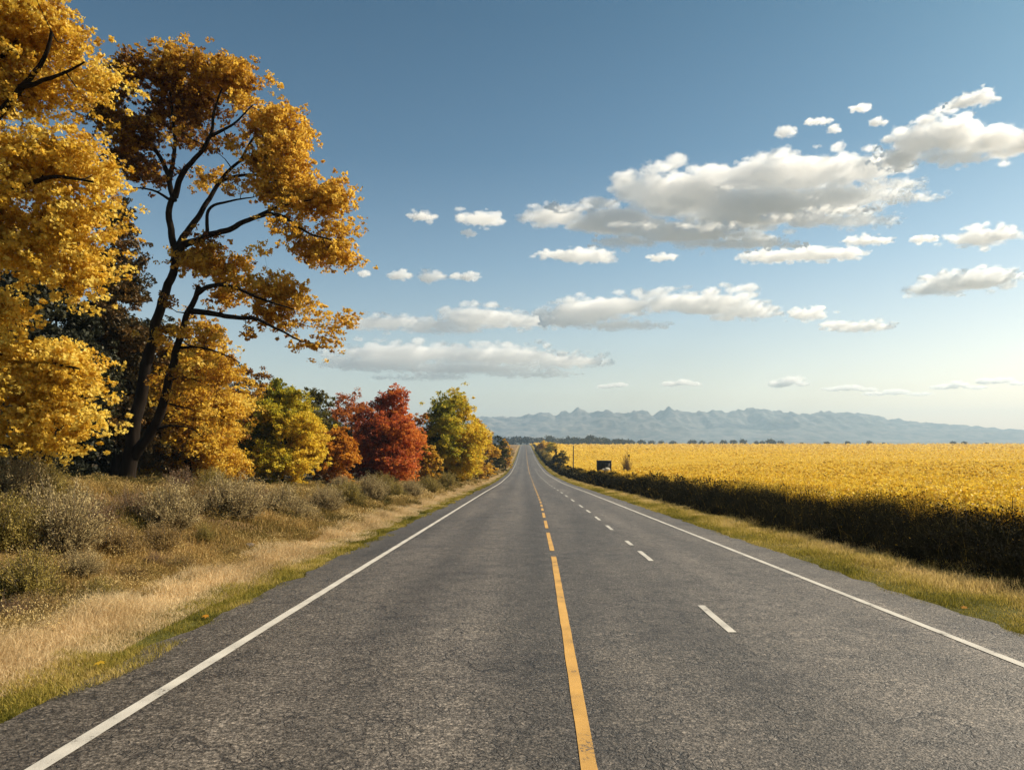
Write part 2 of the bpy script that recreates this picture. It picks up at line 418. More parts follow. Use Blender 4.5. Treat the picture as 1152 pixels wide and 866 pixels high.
while y < 150: yd.append((y, y + 1.9)); y += 3.3 + max(0, (y - 60)) * .03
for k, (a, b) in enumerate(yd): strip('centre_dash', -.052, .052, a, b, .006, YELLOW, road, .006, 5 + k, path=CPATH)
strip('centre_line', -.05, .05, yd[-1][1] + 3, 728, .006, YELLOW, road, .0, 5, path=CPATH)
wd = [(2.2, 3.8), (8.2, 9.8), (14.5, 16.2), (17.4, 18.5), (21.7, 23.4), (25.7, 27.6), (30, 31.8), (34, 36.2)]
y = 40
while y < 200: wd.append((y, y + 2.6)); y += 5.5 + y * .02
for k, (a, b) in enumerate(wd): strip('lane_dash', -.05, .05, a, b, .006, WHITE, road, .006, 60 + k, path=LPATH)

# ------------------------------------------------------------------ grasses
def scatter_y(n, y0, y1, r, p=1.0):
    """depth samples thinning with distance"""
    u = r.random(n)
    if abs(p - 1) < 1e-6: return y0 * (y1 / y0) ** u
    a = 1 - p
    return (y0 ** a + u * (y1 ** a - y0 ** a)) ** (1 / a)

def grass(name, n, xfun, y0, y1, h, w, mat, tint, r, p=1.3, lean=.4, bend=.4, wind=(0, 0), wmin=.0007, keep=None):
    y = scatter_y(n, y0, y1, r, p)
    x = xfun(y, r)
    if keep is not None:
        k = keep(x, y, r); x = x[k]; y = y[k]
    n = len(x)
    P = np.stack([x, y, gz(x, y) - .01], 1)
    hh = h(x, y) * (.55 + .8 * r.random(n)); ww = np.maximum(w, y * wmin) * (.7 + .6 * r.random(n))
    v, q, t = blades(P, hh, ww, r, lean, bend, wind)
    tt = np.repeat(np.clip(tint(x, y) + r.normal(size=n) * .14, 0, 1), 5)
    me = mesh_np(name, v, [q, t], mat, {'tint': tt})
    o = link(name, me); tag(o, kind='stuff'); return o

r = np.random.default_rng(11)
def lx(a, b):
    def f(y, r):
        t = r.random(len(y)); return a + (b - a) * t + (fbm(y * .6, y * 0, 3, 71) - .5) * .5
    return f
# pale dry grass strip, left
grass('dry_grass', 190000, lx(-5.55, -4.35), 3.2, 700, lambda x, y: .05 + .40 * np.clip(fbm(x * .9, y * .9, 3, 77) - .15, 0, 1) * sstep(-4.2, -5.4, x), .006, DRYGRASS,
      lambda x, y: .02 + 1.1 * fbm(x * 1.1, y * .7, 4, 72), r, 1.25, .55, .8, (.12, -.05))
# green mown verge, left
grass('verge_grass', 120000, lx(-4.95, -3.82), 3.0, 600, lambda x, y: .015 + .16 * np.clip(fbm(x * 1.6, y * 1.6, 3, 78) - .2, 0, 1), .007, VERGE,
      lambda x, y: -.26 + 1.25 * fbm(x * 1.4, y * 1.1, 4, 73) + .25 * sstep(-4.5, -5, x), r, 1.3, .7, .5)
# right verge: green and tan
grass('verge_grass', 190000, lambda y, r: 5.6 + 2.2 * r.random(len(y)) + (fbm(y * .8, y * 0, 3, 75) - .5) * .35, 4, 650,
      lambda x, y: .03 + .20 * np.clip(fbm(x * 1.7, y * 1.7, 3, 79) - .15, 0, 1) * (.5 + .7 * sstep(5.7, 7.2, x)), .007, VERGE,
      lambda x, y: -.15 + 1.1 * fbm(x * .9, y * .5, 4, 74) + .42 * sstep(5.9, 7.2, x), r, 1.25, .6, .5)
# rough bank grass, left
grass('bank_grass', 330000, lambda y, r: -5.35 - 15 * r.random(len(y)) ** 1.6, 4.5, 420,
      lambda x, y: .05 + .34 * fbm(x * .8, y * .8, 3, 81) ** 1.5, .007, BANKGRASS,
      lambda x, y: -.28 + 1.3 * fbm(x * .45, y * .45, 4, 82), r, 1.2, .65, .7, (.1, -.05), .0009)

# low scrub mounds covering the left bank: one mass of tufts
def scrub():
    r = np.random.default_rng(29); M = 1300
    y = scatter_y(M, 5, 260, r, 1.25); x = -5.4 - 12 * r.random(M) ** 1.5
    R0 = (.16 + .34 * r.random(M) ** 1.5) * (1 + y * .004)
    kind = 1.35 * fbm(x * .5, y * .35, 3, 131) - .26 + r.normal(size=M) * .14
    per = 300
    a = r.random((M, per)) * 2 * np.pi; el = np.arcsin(.15 + .85 * r.random((M, per))); rad = R0[:, None] * (.25 + .85 * r.random((M, per)) ** .6)
    d = np.stack([np.cos(a) * np.cos(el), np.sin(a) * np.cos(el), .85 * np.sin(el)], -1)
    base = np.stack([x, y, gz(x, y) - .04], 1)
    P = (base[:, None] + d * rad[..., None]).reshape(-1, 3)
    sz = np.repeat(np.maximum(.032, y * .0028), per)
    v, q = leaf_quads(P, sz, r, .2, .3, d.reshape(-1, 3))
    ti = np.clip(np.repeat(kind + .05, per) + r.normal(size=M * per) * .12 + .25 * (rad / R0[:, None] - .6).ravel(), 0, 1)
    tag(link('bank_scrub', mesh_np('bank_scrub', v, [q], SCRUB, {'tint': np.repeat(ti, 4)})), kind='stuff')
scrub()

# weeds on the right bank face, their dark colour deepening its shade
def weeds():
    r = np.random.default_rng(23); n = 260000
    y = scatter_y(n, 5, 500, r, 1.2); t = r.random(n)
    x = 7.45 + 1.95 * t + (fbm(y * .7, y * 0, 3, 91) - .5) * .5
    h = (.03 + 1.7 * np.clip(fbm(x * .9, y * .5, 4, 92) - .36, 0, 1)) * r.random(n) * (.6 + .5 * sstep(7.5, 8.4, x)) * (1 + .8 * sstep(120, 260, y))
    P = np.stack([x - .12 * r.random(n), y, gz(x, y) + h], 1)
    sz = np.maximum(.035, y * .0018)
    v, q = leaf_quads(P, sz, r, .2, .45)
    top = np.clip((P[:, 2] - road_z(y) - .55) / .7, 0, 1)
    ti = np.clip(.10 + .5 * fbm(x * 2, y * 2, 2, 93) + .75 * top * top + r.normal(size=n) * .15, 0, .97)  # leafier tops tinted brighter, the bank's sunlit edge put into colour
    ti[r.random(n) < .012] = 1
    m = 14000
    y2 = scatter_y(m, 5, 200, r, 1.2); x2 = 7.5 + 1.4 * r.random(m)
    P2 = np.stack([x2, y2, gz(x2, y2) - .02], 1)
    v2, q2, t2 = blades(P2, (.25 + .45 * r.random(m)), np.maximum(.008, y2 * .0008), r, .5, .5, (-.15, -.1))
    V = np.concatenate([v, v2]); o = len(v)
    tt = np.concatenate([np.repeat(ti, 4), np.repeat(np.clip(r.normal(.4, .25, m), 0, .9), 5)])
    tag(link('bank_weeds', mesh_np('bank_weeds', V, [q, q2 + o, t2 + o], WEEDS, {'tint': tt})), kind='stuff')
weeds()

# ------------------------------------------------------------------ yellow crop
def edge_mounds():
    r = np.random.default_rng(37); M = 800
    y = scatter_y(M, 5, 240, r, 1.25); x = 7.6 + 2.1 * r.random(M)
    R0 = (.14 + .42 * r.random(M) ** 1.7) * (1 + y * .006)
    per = 170
    a = r.random((M, per)) * 2 * np.pi; el = np.arcsin(-.1 + 1.1 * r.random((M, per))); rad = R0[:, None] * (.2 + .85 * r.random((M, per)) ** .55)
    d = np.stack([np.cos(a) * np.cos(el), np.sin(a) * np.cos(el), 1.25 * np.sin(el)], -1)
    base = np.stack([x, y, gz(x, y) + .05], 1)
    P = (base[:, None] + d * rad[..., None]).reshape(-1, 3)
    v, q = leaf_quads(P, np.repeat(np.maximum(.06, y * .003), per), r, .4, .45, d.reshape(-1, 3))
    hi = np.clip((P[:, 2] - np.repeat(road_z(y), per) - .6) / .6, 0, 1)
    ti = np.clip(np.repeat(.15 + .35 * r.random(M), per) + r.normal(size=M * per) * .12 + .42 * hi * np.repeat(r.random(M), per), 0, .93)  # mound tops tinted lighter, as if catching the sun
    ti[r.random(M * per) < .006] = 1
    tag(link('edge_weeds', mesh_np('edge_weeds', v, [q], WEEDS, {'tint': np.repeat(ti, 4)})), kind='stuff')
edge_mounds()

def crop_edge(y):
    return 8.75 + 1.7 * np.clip(fbm(y * .45, y * 0, 4, 111) - .25, 0, 1)

def crop():
    r = np.random.default_rng(31)
    # leafy canopy sheet under the blossom
    xs = np.unique(np.concatenate([np.arange(9.0, 30, .22), np.geomspace(30, 3500, 150)]))
    ys = np.unique(np.concatenate([np.arange(2, 60, .3), np.geomspace(60, 1225, 260)]))
    X, Y = np.meshgrid(xs, ys)
    hh = .28 + .22 * fbm(X * 1.7, Y * 1.7, 3, 102)
    hh = hh * sstep(-.1, .6, X - crop_edge(Y)) - .1 * (X < crop_edge(Y))
    Z = gz(X, Y, True) + hh
    m, nt, out = mat_new('crop_canopy')
    tc = N(nt, 'ShaderNodeTexCoord')
    n1 = N(nt, 'ShaderNodeTexNoise', {'Vector': tc.outputs['Object'], 'Scale': 3.2, 'Detail': 6., 'Roughness': .75})
    n2 = N(nt, 'ShaderNodeTexNoise', {'Vector': tc.outputs['Object'], 'Scale': .05, 'Detail': 4.})
    c = ramp(nt, n1.outputs[0], [(.28, (.26, .15, .013)), (.5, (.52, .32, .022)), (.7, (.68, .45, .035))])
    c = mix(nt, 1., c, ramp(nt, n2.outputs[0], [(.3, (.84, .82, .8)), (.7, (1.1, 1.1, 1.1))]), 'MULTIPLY')
    b = N(nt, 'ShaderNodeBump', {'Height': n1.outputs[0], 'Strength': 1., 'Distance': .4})
    p = N(nt, 'ShaderNodeBsdfPrincipled', {'Base Color': c, 'Roughness': .9, 'Normal': b.outputs[0], 'Specular IOR Level': .1})
    nt.links.new(p.outputs[0], out.inputs[0])
    root = link('yellow_crop', grid_mesh('crop_canopy', X, Y, Z, m)); tag(root, kind='stuff')
    # blossoms and leaves: dense near the road, thinning and growing with distance
    def plants(M, per, y0, y1, p, pr, sz, spread):
        y = scatter_y(M, y0, y1, r, p); x = crop_edge(y) - .1 + (y * .78 + 3) * r.random(M)
        top = .28 + .42 * fbm(x * .9, y * .9, 3, 104) + .12 * r.random(M)
        R0 = np.repeat(pr * (.6 + .8 * r.random(M)) * np.maximum(1, y * spread), per)
        d = rand_dirs(M * per, r) * (r.random(M * per) ** .5)[:, None]
        P = np.stack([np.repeat(x, per) + d[:, 0] * R0, np.repeat(y, per) + d[:, 1] * R0, np.repeat(gz(x, y) + top - pr * .8, per) + d[:, 2] * R0 * .95], 1)
        v, q = leaf_quads(P, np.maximum(sz, P[:, 1] * .0021), r, .5, .7)
        ti = np.clip(np.repeat(.60 + r.normal(size=M) * .15 + .5 * (top - .5), per) + .26 * d[:, 2] + r.normal(size=M * per) * .12, 0, 1)
        return v, q, ti
    va, qa, ta = plants(16000, 22, 4, 160, 1.2, .15, .062, .012)
    vb, qb, tb_ = plants(12000, 9, 90, 1220, 1.1, .3, .08, .006)
    v = np.concatenate([va, vb]); q = np.concatenate([qa, qb + len(va)]); ti = np.concatenate([ta, tb_])
    # stems along the near edge
    mm = 22000
    y2 = scatter_y(mm, 4, 120, r, 1.2); x2 = crop_edge(y2) - .15 + 1.5 * r.random(mm)
    P2 = np.stack([x2, y2, gz(x2, y2)], 1)
    v2, q2, t2 = blades(P2, .30 + .38 * r.random(mm), np.maximum(.010, y2 * .0009), r, .35, .3)
    V = np.concatenate([v, v2]); o = len(v)
    tt = np.concatenate([np.repeat(ti, 4), np.repeat(np.clip(r.normal(.25, .2, mm), 0, 1), 5)])
    link('crop_blossom', mesh_np('crop_blossom', V, [q, q2 + o, t2 + o], CROP, {'tint': tt}), root)
crop()

# ------------------------------------------------------------------ trees
def tree(name, label, cat, base, limbs, lobes, n_spray, per, leaf, spray_r, clump_r, mat, seed, group=None, bark=BARK,
         shape='diamond', gap=.42, up=.35, sag=.0, sub=12, twig=.012, nsc=.5, shell=.45, stray=0., stray_r=.4):
    """base: world point; limbs: [(world pts, r0, r1)], lobes: [(centre, radii, tint, weight)].
    Foliage is built in three levels: lobes > sprays > leaf clumps."""
    r = np.random.default_rng(seed)
    base = np.asarray(base, float)
    root = link(name, None, None, base); tag(root, label, cat, group)
    w = np.array([l[1][0] * l[1][1] * l[1][2] * l[3] for l in lobes]) ** .7; w /= w.sum()
    cen = np.array([l[0] for l in lobes]); rad = np.array([l[1] for l in lobes]); tin = np.array([l[2] for l in lobes])
    M = n_spray * 6
    k = r.choice(len(lobes), M, p=w)
    C = cen[k] + rand_dirs(M, r) * (shell + (1 - shell) * r.random(M) ** .7)[:, None] * rad[k]
    g = fbm(C[:, 0] * nsc + C[:, 1] * nsc * .7 + seed * 3.7, C[:, 2] * nsc * 1.3 + C[:, 1] * nsc * .4, 3, seed)
    ok = np.where(g > gap)[0][:n_spray]
    C = C[ok]; T = tin[k[ok]]
    tb = Tubes(); nodes = []; nr = []
    for pts, r0, r1 in limbs:
        L = smooth_line(pts, max(8, int(len(pts) * 6)))
        n = len(L)
        jit = np.stack([fbm(np.arange(n) * .3 + 9 * i, np.full(n, r1 * 90 + len(nodes) * 3.1 + seed), 2, 5 + i) - .5 for i in range(3)], 1) * (r0 + r1) * .55
        L[1:-1] += jit[1:-1]
        tt = np.linspace(0, 1, n); rr = r0 * (1 - tt) + r1 * tt
        if pts is limbs[0][0]: rr = rr * (1 + .35 * np.exp(-tt * 16))
        tb.add(L - base, rr, 10 if r0 > .08 else 6)
        nodes.append(L[2:]); nr.append(rr[2:])
    A = np.concatenate(nodes); AR = np.concatenate(nr)
    if stray:
        m = np.where(AR < np.quantile(AR, .72))[0]; q = r.choice(m, int(stray * n_spray))
        X = A[q] + r.normal(size=(len(q), 3)) * stray_r
        lo = np.argmin(np.linalg.norm(X[:, None] - cen[None], axis=2), 1)
        C = np.concatenate([C, X]); T = np.concatenate([T, tin[lo]])
    order = np.argsort(np.linalg.norm(C[:, None] - A[None], axis=2).min(1))
    for c in order[::max(1, len(C) // 420)]:
        tgt = C[c]
        dv = A - tgt; dd = np.linalg.norm(dv, axis=1) + .35 * np.maximum(0, A[:, 2] - tgt[2]) - 1.2 * AR
        j = int(np.argmin(dd)); s0 = A[j]; ln = np.linalg.norm(tgt - s0)
        if ln < .05: continue
        mid = (s0 + tgt) / 2 + np.array([0, 0, -.12 * ln]) + r.normal(size=3) * .09 * ln
        L = smooth_line([s0, mid, tgt], 6 if ln > .5 else 4)
        ra = min(AR[j] * .7, twig * (1 + 1.6 * ln)); rb = twig * .35
        tb.add(L - base, np.linspace(ra, rb, len(L)), 4)
        A = np.concatenate([A, L[1:]]); AR = np.concatenate([AR, np.linspace(ra, rb, len(L))[1:]])
    link('trunk', tb.mesh('trunk', bark), root)
    # sprays -> clumps -> leaves
    n1 = len(C); sr = spray_r * (.55 + .9 * r.random(n1))
    D = r.normal(size=(n1, sub, 3)) * np.array([.62, .62, .42]) * sr[:, None, None]
    D[..., 2] -= sag * np.abs(D[..., 0]) ; K = (C[:, None] + D).reshape(-1, 3)
    TK = np.repeat(T + r.normal(size=n1) * .12, sub) + r.normal(size=n1 * sub) * .09
    n2 = len(K); cr = clump_r * (.55 + .9 * r.random(n2))
    E = rand_dirs(n2 * per, r) * (r.random(n2 * per) ** .45)[:, None] * np.repeat(cr, per)[:, None] * np.array([1.15, 1.15, .75])
    P = np.repeat(K, per, 0) + E
    ti = np.repeat(TK, per) + r.normal(size=len(P)) * .10
    if shape == 'lobed':
        v, f, kk = lobed_leaves(P - base, leaf, r, up)
    else:
        v, f = leaf_quads(P - base, np.full(len(P), leaf), r, up, .62); kk = 4
    link('crown', mesh_np('crown', v, [f], mat, {'tint': np.repeat(np.clip(ti, 0, 1), kk)}), root)
    return root

def plobe(px, py, rx, ry, Y, tint=.5, w=1., dY=0., depth=None):
    c = pxw(px, py, Y + dY); s = (Y + dY) / F
    return (c, np.array([rx * s, (depth if depth else .9 * max(rx, ry)) * s, ry * s]), tint, w)

# --- A: big golden maple at the left margin
YA = 15.0
def la(pts, r0, r1, Y=YA): return ([pxw(p[0], p[1], Y + (p[2] if len(p) > 2 else 0)) for p in pts], r0 * Y / F, r1 * Y / F)
bA = on_ground(-70, 560, 12, 22); bA = np.array([(-70 - CX) * YA / F, YA, float(gz((-70 - CX) * YA / F, YA))])
limbsA = [([bA - [0, 0, .2]] + [pxw(p[0], p[1], YA + p[2]) for p in [(-66, 420, 0), (-58, 300, 0), (-40, 190, .1), (-20, 100, .2), (0, 20, .2)]], .40, .07),
          la([(-45, 215, 0), (0, 127, -.4), (22, 98, -.6), (47, 69, -.8), (58, 36, -.9)], 6, 1.6),
          la([(22, 98, -.6), (60, 88, -.8), (95, 70, -1)], 3, 1.), la([(-60, 300, 0), (0, 226, -.5), (29, 208, -.8), (66, 199, -1.1), (105, 205, -1.2)], 6, 1.),
          la([(-62, 380, 0), (0, 300, .4), (50, 290, .3), (95, 300, .2)], 5, 1.), la([(-64, 450, 0), (0, 400, -.4), (50, 408, -.8), (90, 415, -1)], 5, 1.),
          la([(-64, 440, 0), (10, 450, -.2), (60, 470, -.4), (85, 485, -.5)], 4, .8), la([(-20, 100, .2), (20, 40, .3), (50, 0, .4)], 4, 1.)]
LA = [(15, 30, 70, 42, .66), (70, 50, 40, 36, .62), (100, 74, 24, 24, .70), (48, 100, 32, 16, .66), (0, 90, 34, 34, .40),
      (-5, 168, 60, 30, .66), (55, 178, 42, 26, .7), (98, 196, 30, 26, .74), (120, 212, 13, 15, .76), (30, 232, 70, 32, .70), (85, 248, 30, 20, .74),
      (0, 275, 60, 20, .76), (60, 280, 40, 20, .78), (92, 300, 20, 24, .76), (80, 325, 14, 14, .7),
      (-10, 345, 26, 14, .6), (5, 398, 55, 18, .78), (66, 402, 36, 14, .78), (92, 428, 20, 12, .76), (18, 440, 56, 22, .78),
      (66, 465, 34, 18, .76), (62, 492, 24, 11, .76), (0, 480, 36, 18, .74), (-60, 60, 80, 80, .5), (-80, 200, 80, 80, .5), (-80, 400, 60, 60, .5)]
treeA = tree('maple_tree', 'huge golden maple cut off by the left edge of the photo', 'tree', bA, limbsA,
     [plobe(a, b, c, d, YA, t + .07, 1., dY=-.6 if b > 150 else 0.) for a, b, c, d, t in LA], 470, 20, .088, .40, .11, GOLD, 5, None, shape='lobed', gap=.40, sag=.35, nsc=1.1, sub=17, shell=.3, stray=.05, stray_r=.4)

# --- B: tall twin-trunked tree
YB = 26.0
bB = np.array([(140 - CX) * YB / F, YB, float(gz((140 - CX) * YB / F, YB)) - .15])
def lb(pts, r0, r1): return ([pxw(p[0], p[1], YB + (p[2] if len(p) > 2 else 0)) for p in pts], r0 * YB / F * .86, r1 * YB / F * .86)
tr = lb([(149, 500), (158.6, 442), (166, 406), (175, 369), (186, 329), (195, 297), (194, 270), (190, 240), (197, 219, .1)], 7.2, 3.2)
limbsB = [([bB] + tr[0], 7.8 * YB / F, 3.0 * YB / F),
          lb([(150, 515), (162, 497, -.2), (178.6, 471, -.5), (189.6, 428, -.6), (199, 391, -.7), (209.6, 358, -.8), (221, 331, -.8), (224, 322, -.8)], 6.6, 3.),
          lb([(214, 350, -.8), (237, 353, -1.2), (266, 356.6, -1.5), (292, 360, -1.7), (310, 369, -1.8), (339, 384, -1.9)], 4., 1.),
          lb([(221, 331, -.8), (235, 322, -1.2), (258, 322, -1.5), (290, 335, -1.7), (330, 348, -1.8)], 3.2, .8),
          lb([(195, 296), (205, 278, -.2), (219, 271.6, -.4), (255, 259, -.8), (284, 246, -1.1), (313.5, 242, -1.3), (346, 262, -1.4), (372, 270, -1.4)], 5.2, .9),
          lb([(284, 246, -1.1), (315, 232, -.8), (350, 225, -.8)], 2.4, .8),
          lb([(198, 285), (207, 266, .2), (226, 240.6, .5), (248, 204, .8), (270, 182, 1.), (302, 168, 1.2)], 4.8, 1.),
          lb([(248, 204, .8), (268, 198, .3), (288, 197, .1), (315, 205, 0)], 2.6, .8),
          lb([(197, 222), (204, 197, -.2), (219, 179, -.4), (237, 153, -.6), (241, 125, -.7), (250, 100, -.8)], 4., 1.),
          lb([(196, 226), (186, 190, .2), (175, 168, .4), (157, 146, .6), (124, 135, .8)], 3.8, .9),
          lb([(190, 205, .1), (197, 164, .4), (193, 120, .5), (190, 90, .6)], 3.2, .8),
          lb([(193, 226), (175, 215, -.3), (149.5, 211, -.5)], 2., .6),
          lb([(233, 265, -.4), (237, 233, -.2), (262, 226, 0.), (285, 222, .1)], 2.6, .7),
          lb([(237, 153, -.6), (262, 140, -.9), (285, 118, -1.)], 2.4, .7), lb([(270, 182, 1.), (290, 150, 1.3), (315, 135, 1.4)], 2.2, .7),
          lb([(174, 377), (188, 372, -.4), (201, 371, -.7)], 3., 2.),
          lb([(199, 391, -.7), (226, 391, -1.1), (255, 400, -1.4), (270, 408, -1.5)], 2., .6),
          lb([(190, 428, -.6), (208, 424, -.9), (226, 429.5, -1.1)], 1.8, .5), lb([(184, 452, -.6), (205, 458, -.8), (219, 462, -1)], 1.6, .5),
          lb([(171, 484, -.3), (193, 479, -.7), (215, 482, -.9), (228, 492, -1)], 2.2, .5)]
LB = [(126, 126, 20, 22, .24, 1), (148, 152, 26, 16, .22, .8), (150, 100, 34, 24, .34, 1), (168, 76, 30, 16, .42, 1), (203, 72, 34, 16, .60, 1), (196, 108, 36, 22, .25, .45),  # tints hold the sunlit right edge and shaded upper left of the crown
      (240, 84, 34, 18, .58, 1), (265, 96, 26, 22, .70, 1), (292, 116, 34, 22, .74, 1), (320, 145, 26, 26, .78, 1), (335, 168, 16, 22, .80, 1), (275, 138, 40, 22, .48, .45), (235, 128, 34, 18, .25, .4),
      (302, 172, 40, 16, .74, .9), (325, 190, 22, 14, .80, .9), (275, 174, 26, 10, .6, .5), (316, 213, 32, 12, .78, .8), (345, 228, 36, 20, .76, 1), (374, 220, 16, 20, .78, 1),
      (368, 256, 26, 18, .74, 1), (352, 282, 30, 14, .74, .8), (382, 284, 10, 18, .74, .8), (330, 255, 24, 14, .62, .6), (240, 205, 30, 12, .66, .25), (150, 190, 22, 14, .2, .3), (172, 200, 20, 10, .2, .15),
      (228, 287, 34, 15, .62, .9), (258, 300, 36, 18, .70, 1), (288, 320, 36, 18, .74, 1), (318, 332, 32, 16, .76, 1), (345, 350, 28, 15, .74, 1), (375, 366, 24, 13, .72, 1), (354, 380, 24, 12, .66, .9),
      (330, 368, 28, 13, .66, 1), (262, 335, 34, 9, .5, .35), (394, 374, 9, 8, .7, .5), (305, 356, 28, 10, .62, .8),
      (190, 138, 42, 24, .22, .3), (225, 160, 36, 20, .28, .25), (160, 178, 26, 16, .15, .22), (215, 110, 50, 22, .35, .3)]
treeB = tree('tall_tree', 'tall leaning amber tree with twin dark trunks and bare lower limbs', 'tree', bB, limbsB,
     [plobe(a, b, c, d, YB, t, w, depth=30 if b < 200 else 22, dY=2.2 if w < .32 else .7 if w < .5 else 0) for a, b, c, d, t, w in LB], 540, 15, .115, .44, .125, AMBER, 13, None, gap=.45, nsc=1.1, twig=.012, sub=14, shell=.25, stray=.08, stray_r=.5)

# --- generic trees given by their picture box
def simple_tree(label, px, top, basepy, hw, Y, mat, seed, n=260, per=48, leaf=.16, tints=None, name='autumn_tree', cat='tree', group=None, tall=False, bark=BARK, low=.08, gap=.36, cr=None, tint=.5, sub=7, loc=None):
    r = np.random.default_rng(seed + 500)
    s = Y / F
    x = (px - CX) * s; z0 = float(gz(x, Y)) - .1
    base = np.array([x, Y, z0]); ztop = EYE - (top - HY) * s; H = ztop - z0; W = hw * s
    lobes = []
    for k in range(sub + 4):
        t = (k + .5) / (sub + 4); zz = z0 + H * (low + (1 - low) * (t * .86 + .08))
        prof = (math.sin(math.pi * min(1, t * .82 + .16)) ** .8 if not tall else (1 - t) ** .75 * .95 + .12)
        a = k * 2.4 + r.random(); rr = W * prof * .62
        for q in range(2):
            aa = a + q * math.pi + r.normal() * .3
            c = np.array([x + math.cos(aa) * rr, Y + math.sin(aa) * rr, zz + r.normal() * H * .03])
            ls = W * prof * (.48 if not tall else .42) * (.8 + .4 * r.random())
            side = math.cos(aa) * prof
            tn = tint + (tints[0] * (t - .5) + tints[1] * side if tints else 0) + r.normal() * .07  # leaf hue, plus the sunlit right side put into the tint
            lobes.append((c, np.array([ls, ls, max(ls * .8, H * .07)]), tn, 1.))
    lobes.append((np.array([x, Y, z0 + H * (.91 if not tall else .93)]), np.array([W * (.36 if not tall else .16), W * (.36 if not tall else .16), H * .08]), tint + (tints[0] * .45 if tints else 0), 1.))
    tw = max(.05, H * .016)
    wob = r.normal(size=(4, 2)) * W * .07
    trunk = [base, base + [wob[0, 0], wob[0, 1], H * .25], base + [wob[1, 0], wob[1, 1], H * .5], base + [wob[2, 0], wob[2, 1], H * (.78 if not tall else .96)]]
    limbs = [(trunk, tw, tw * .25)]
    if not tall:
        for k in range(6):
            a = k * 1.9 + r.random(); st = base + (trunk[1] - base) * (.5 + .45 * r.random()) if k < 3 else trunk[1] + (trunk[2] - trunk[1]) * r.random()
            e = st + np.array([math.cos(a) * W * .62, math.sin(a) * W * .62, H * (.22 + .2 * r.random())])
            limbs.append(([st, (st + e) / 2 + [0, 0, -.04 * H], e], tw * .5, tw * .12))
    return tree(name, label, cat, base, limbs, lobes, max(44, n // 3), max(16, int(per * .55)), leaf, W * .21, W * .08, mat, seed, group, bark, gap=gap, sub=8 if n < 500 else 11, twig=max(.009, H * .0013), nsc=2.2 / max(W, .5), sag=.25)

simple_tree('dark russet conifer behind the twin-trunked tree and golden maple', 128, 212, 540, 58, 37, BROWNGREEN, 41, 900, 50, .17, (.25, .25), 'larch_tree', tall=True, tint=.42, low=.05, gap=.3, cr=.42)
BK = 'shadowed evergreens behind the roadside trees'
for k, (px, top, hw, Y, tt) in enumerate([(60, 290, 60, 33, .35), (10, 300, 70, 30, .3), (-60, 250, 80, 30, .3), (100, 330, 55, 42, .4), (165, 350, 50, 46, .5), (-130, 280, 80, 36, .3), (240, 400, 55, 58, .3), (300, 430, 50, 72, .3)]):
    lab = ['dark evergreen seen through the gap in the golden maple', 'dark evergreen low behind the golden maple at the left edge', 'dark evergreen mostly outside the left edge of the photo',
           'dark evergreen between the golden maple and the leaning trunks', 'dark evergreen directly behind the twin trunks', 'dark evergreen hidden beyond the left edge', 'dark evergreen behind the spreading golden tree', 'dark evergreen behind the yellow green tree'][k]
    if k in (2, 5): continue
    simple_tree(lab, px, top, 540, hw, Y, DARKGREEN, 60 + k, 520, 44, .2, (.3, .2), 'evergreen_tree', group=BK, tint=tt, low=.0, gap=.25, cr=.5)

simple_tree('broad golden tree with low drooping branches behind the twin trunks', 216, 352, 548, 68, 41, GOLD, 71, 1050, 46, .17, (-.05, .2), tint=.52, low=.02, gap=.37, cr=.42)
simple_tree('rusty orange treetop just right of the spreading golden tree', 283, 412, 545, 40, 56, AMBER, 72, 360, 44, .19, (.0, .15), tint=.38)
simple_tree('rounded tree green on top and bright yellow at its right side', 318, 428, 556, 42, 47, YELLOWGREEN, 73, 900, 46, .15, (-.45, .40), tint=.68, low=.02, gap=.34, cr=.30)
simple_tree('dull olive green tree behind the rounded yellow green tree', 356, 436, 545, 34, 63, OLIVE, 74, 420, 44, .18, (.1, .2), tint=.5)
simple_tree('small bright orange tree between the yellow green and red trees', 378, 480, 556, 24, 53, ORANGE, 75, 420, 44, .14, (-.1, .2), tint=.62, low=.02)
simple_tree('rust coloured tree half hidden behind the red tree', 394, 438, 548, 38, 78, RUST, 76, 420, 46, .2, (.1, .2), tint=.55)
simple_tree('bright red tree, the only red crown in the row', 440, 438, 552, 39, 66, RED, 77, 700, 48, .17, (-.1, .35), tint=.66, low=.02)
simple_tree('dark crimson tree in shade left of the bright red tree', 418, 462, 547, 32, 70, RED, 70, 340, 46, .17, (-.1, .1), tint=.25, low=.0)
simple_tree('orange tree peeking out behind the right side of the red tree', 478, 464, 545, 20, 82, ORANGE, 78, 260, 40, .19, (.0, .2), tint=.5)
simple_tree('small golden tree between the red tree and the large yellow tree', 483, 498, 548, 14, 72, GOLD, 79, 240, 40, .15, (.0, .2), tint=.5, low=.0)
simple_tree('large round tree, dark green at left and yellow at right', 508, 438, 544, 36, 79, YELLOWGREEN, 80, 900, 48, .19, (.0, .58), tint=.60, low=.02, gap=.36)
simple_tree('golden tree at the right end of the tree row', 536, 470, 538, 18, 96, GOLD, 81, 320, 40, .2, (-.05, .2), tint=.5, low=.0)
simple_tree('small amber tree touching the end of the tree row', 549, 484, 532, 12, 118, AMBER, 82, 240, 36, .22, (.0, .2), tint=.6, low=.0)
simple_tree('dark small tree beyond the row of autumn trees', 561, 490, 522, 11, 165, OLIVE, 83, 200, 34, .3, (.1, .2), tint=.35, low=.0)
simple_tree('golden brown small tree farthest along the left roadside', 569, 493, 518, 9, 190, AMBER, 84, 200, 34, .3, (.1, .2), tint=.5, low=.0)

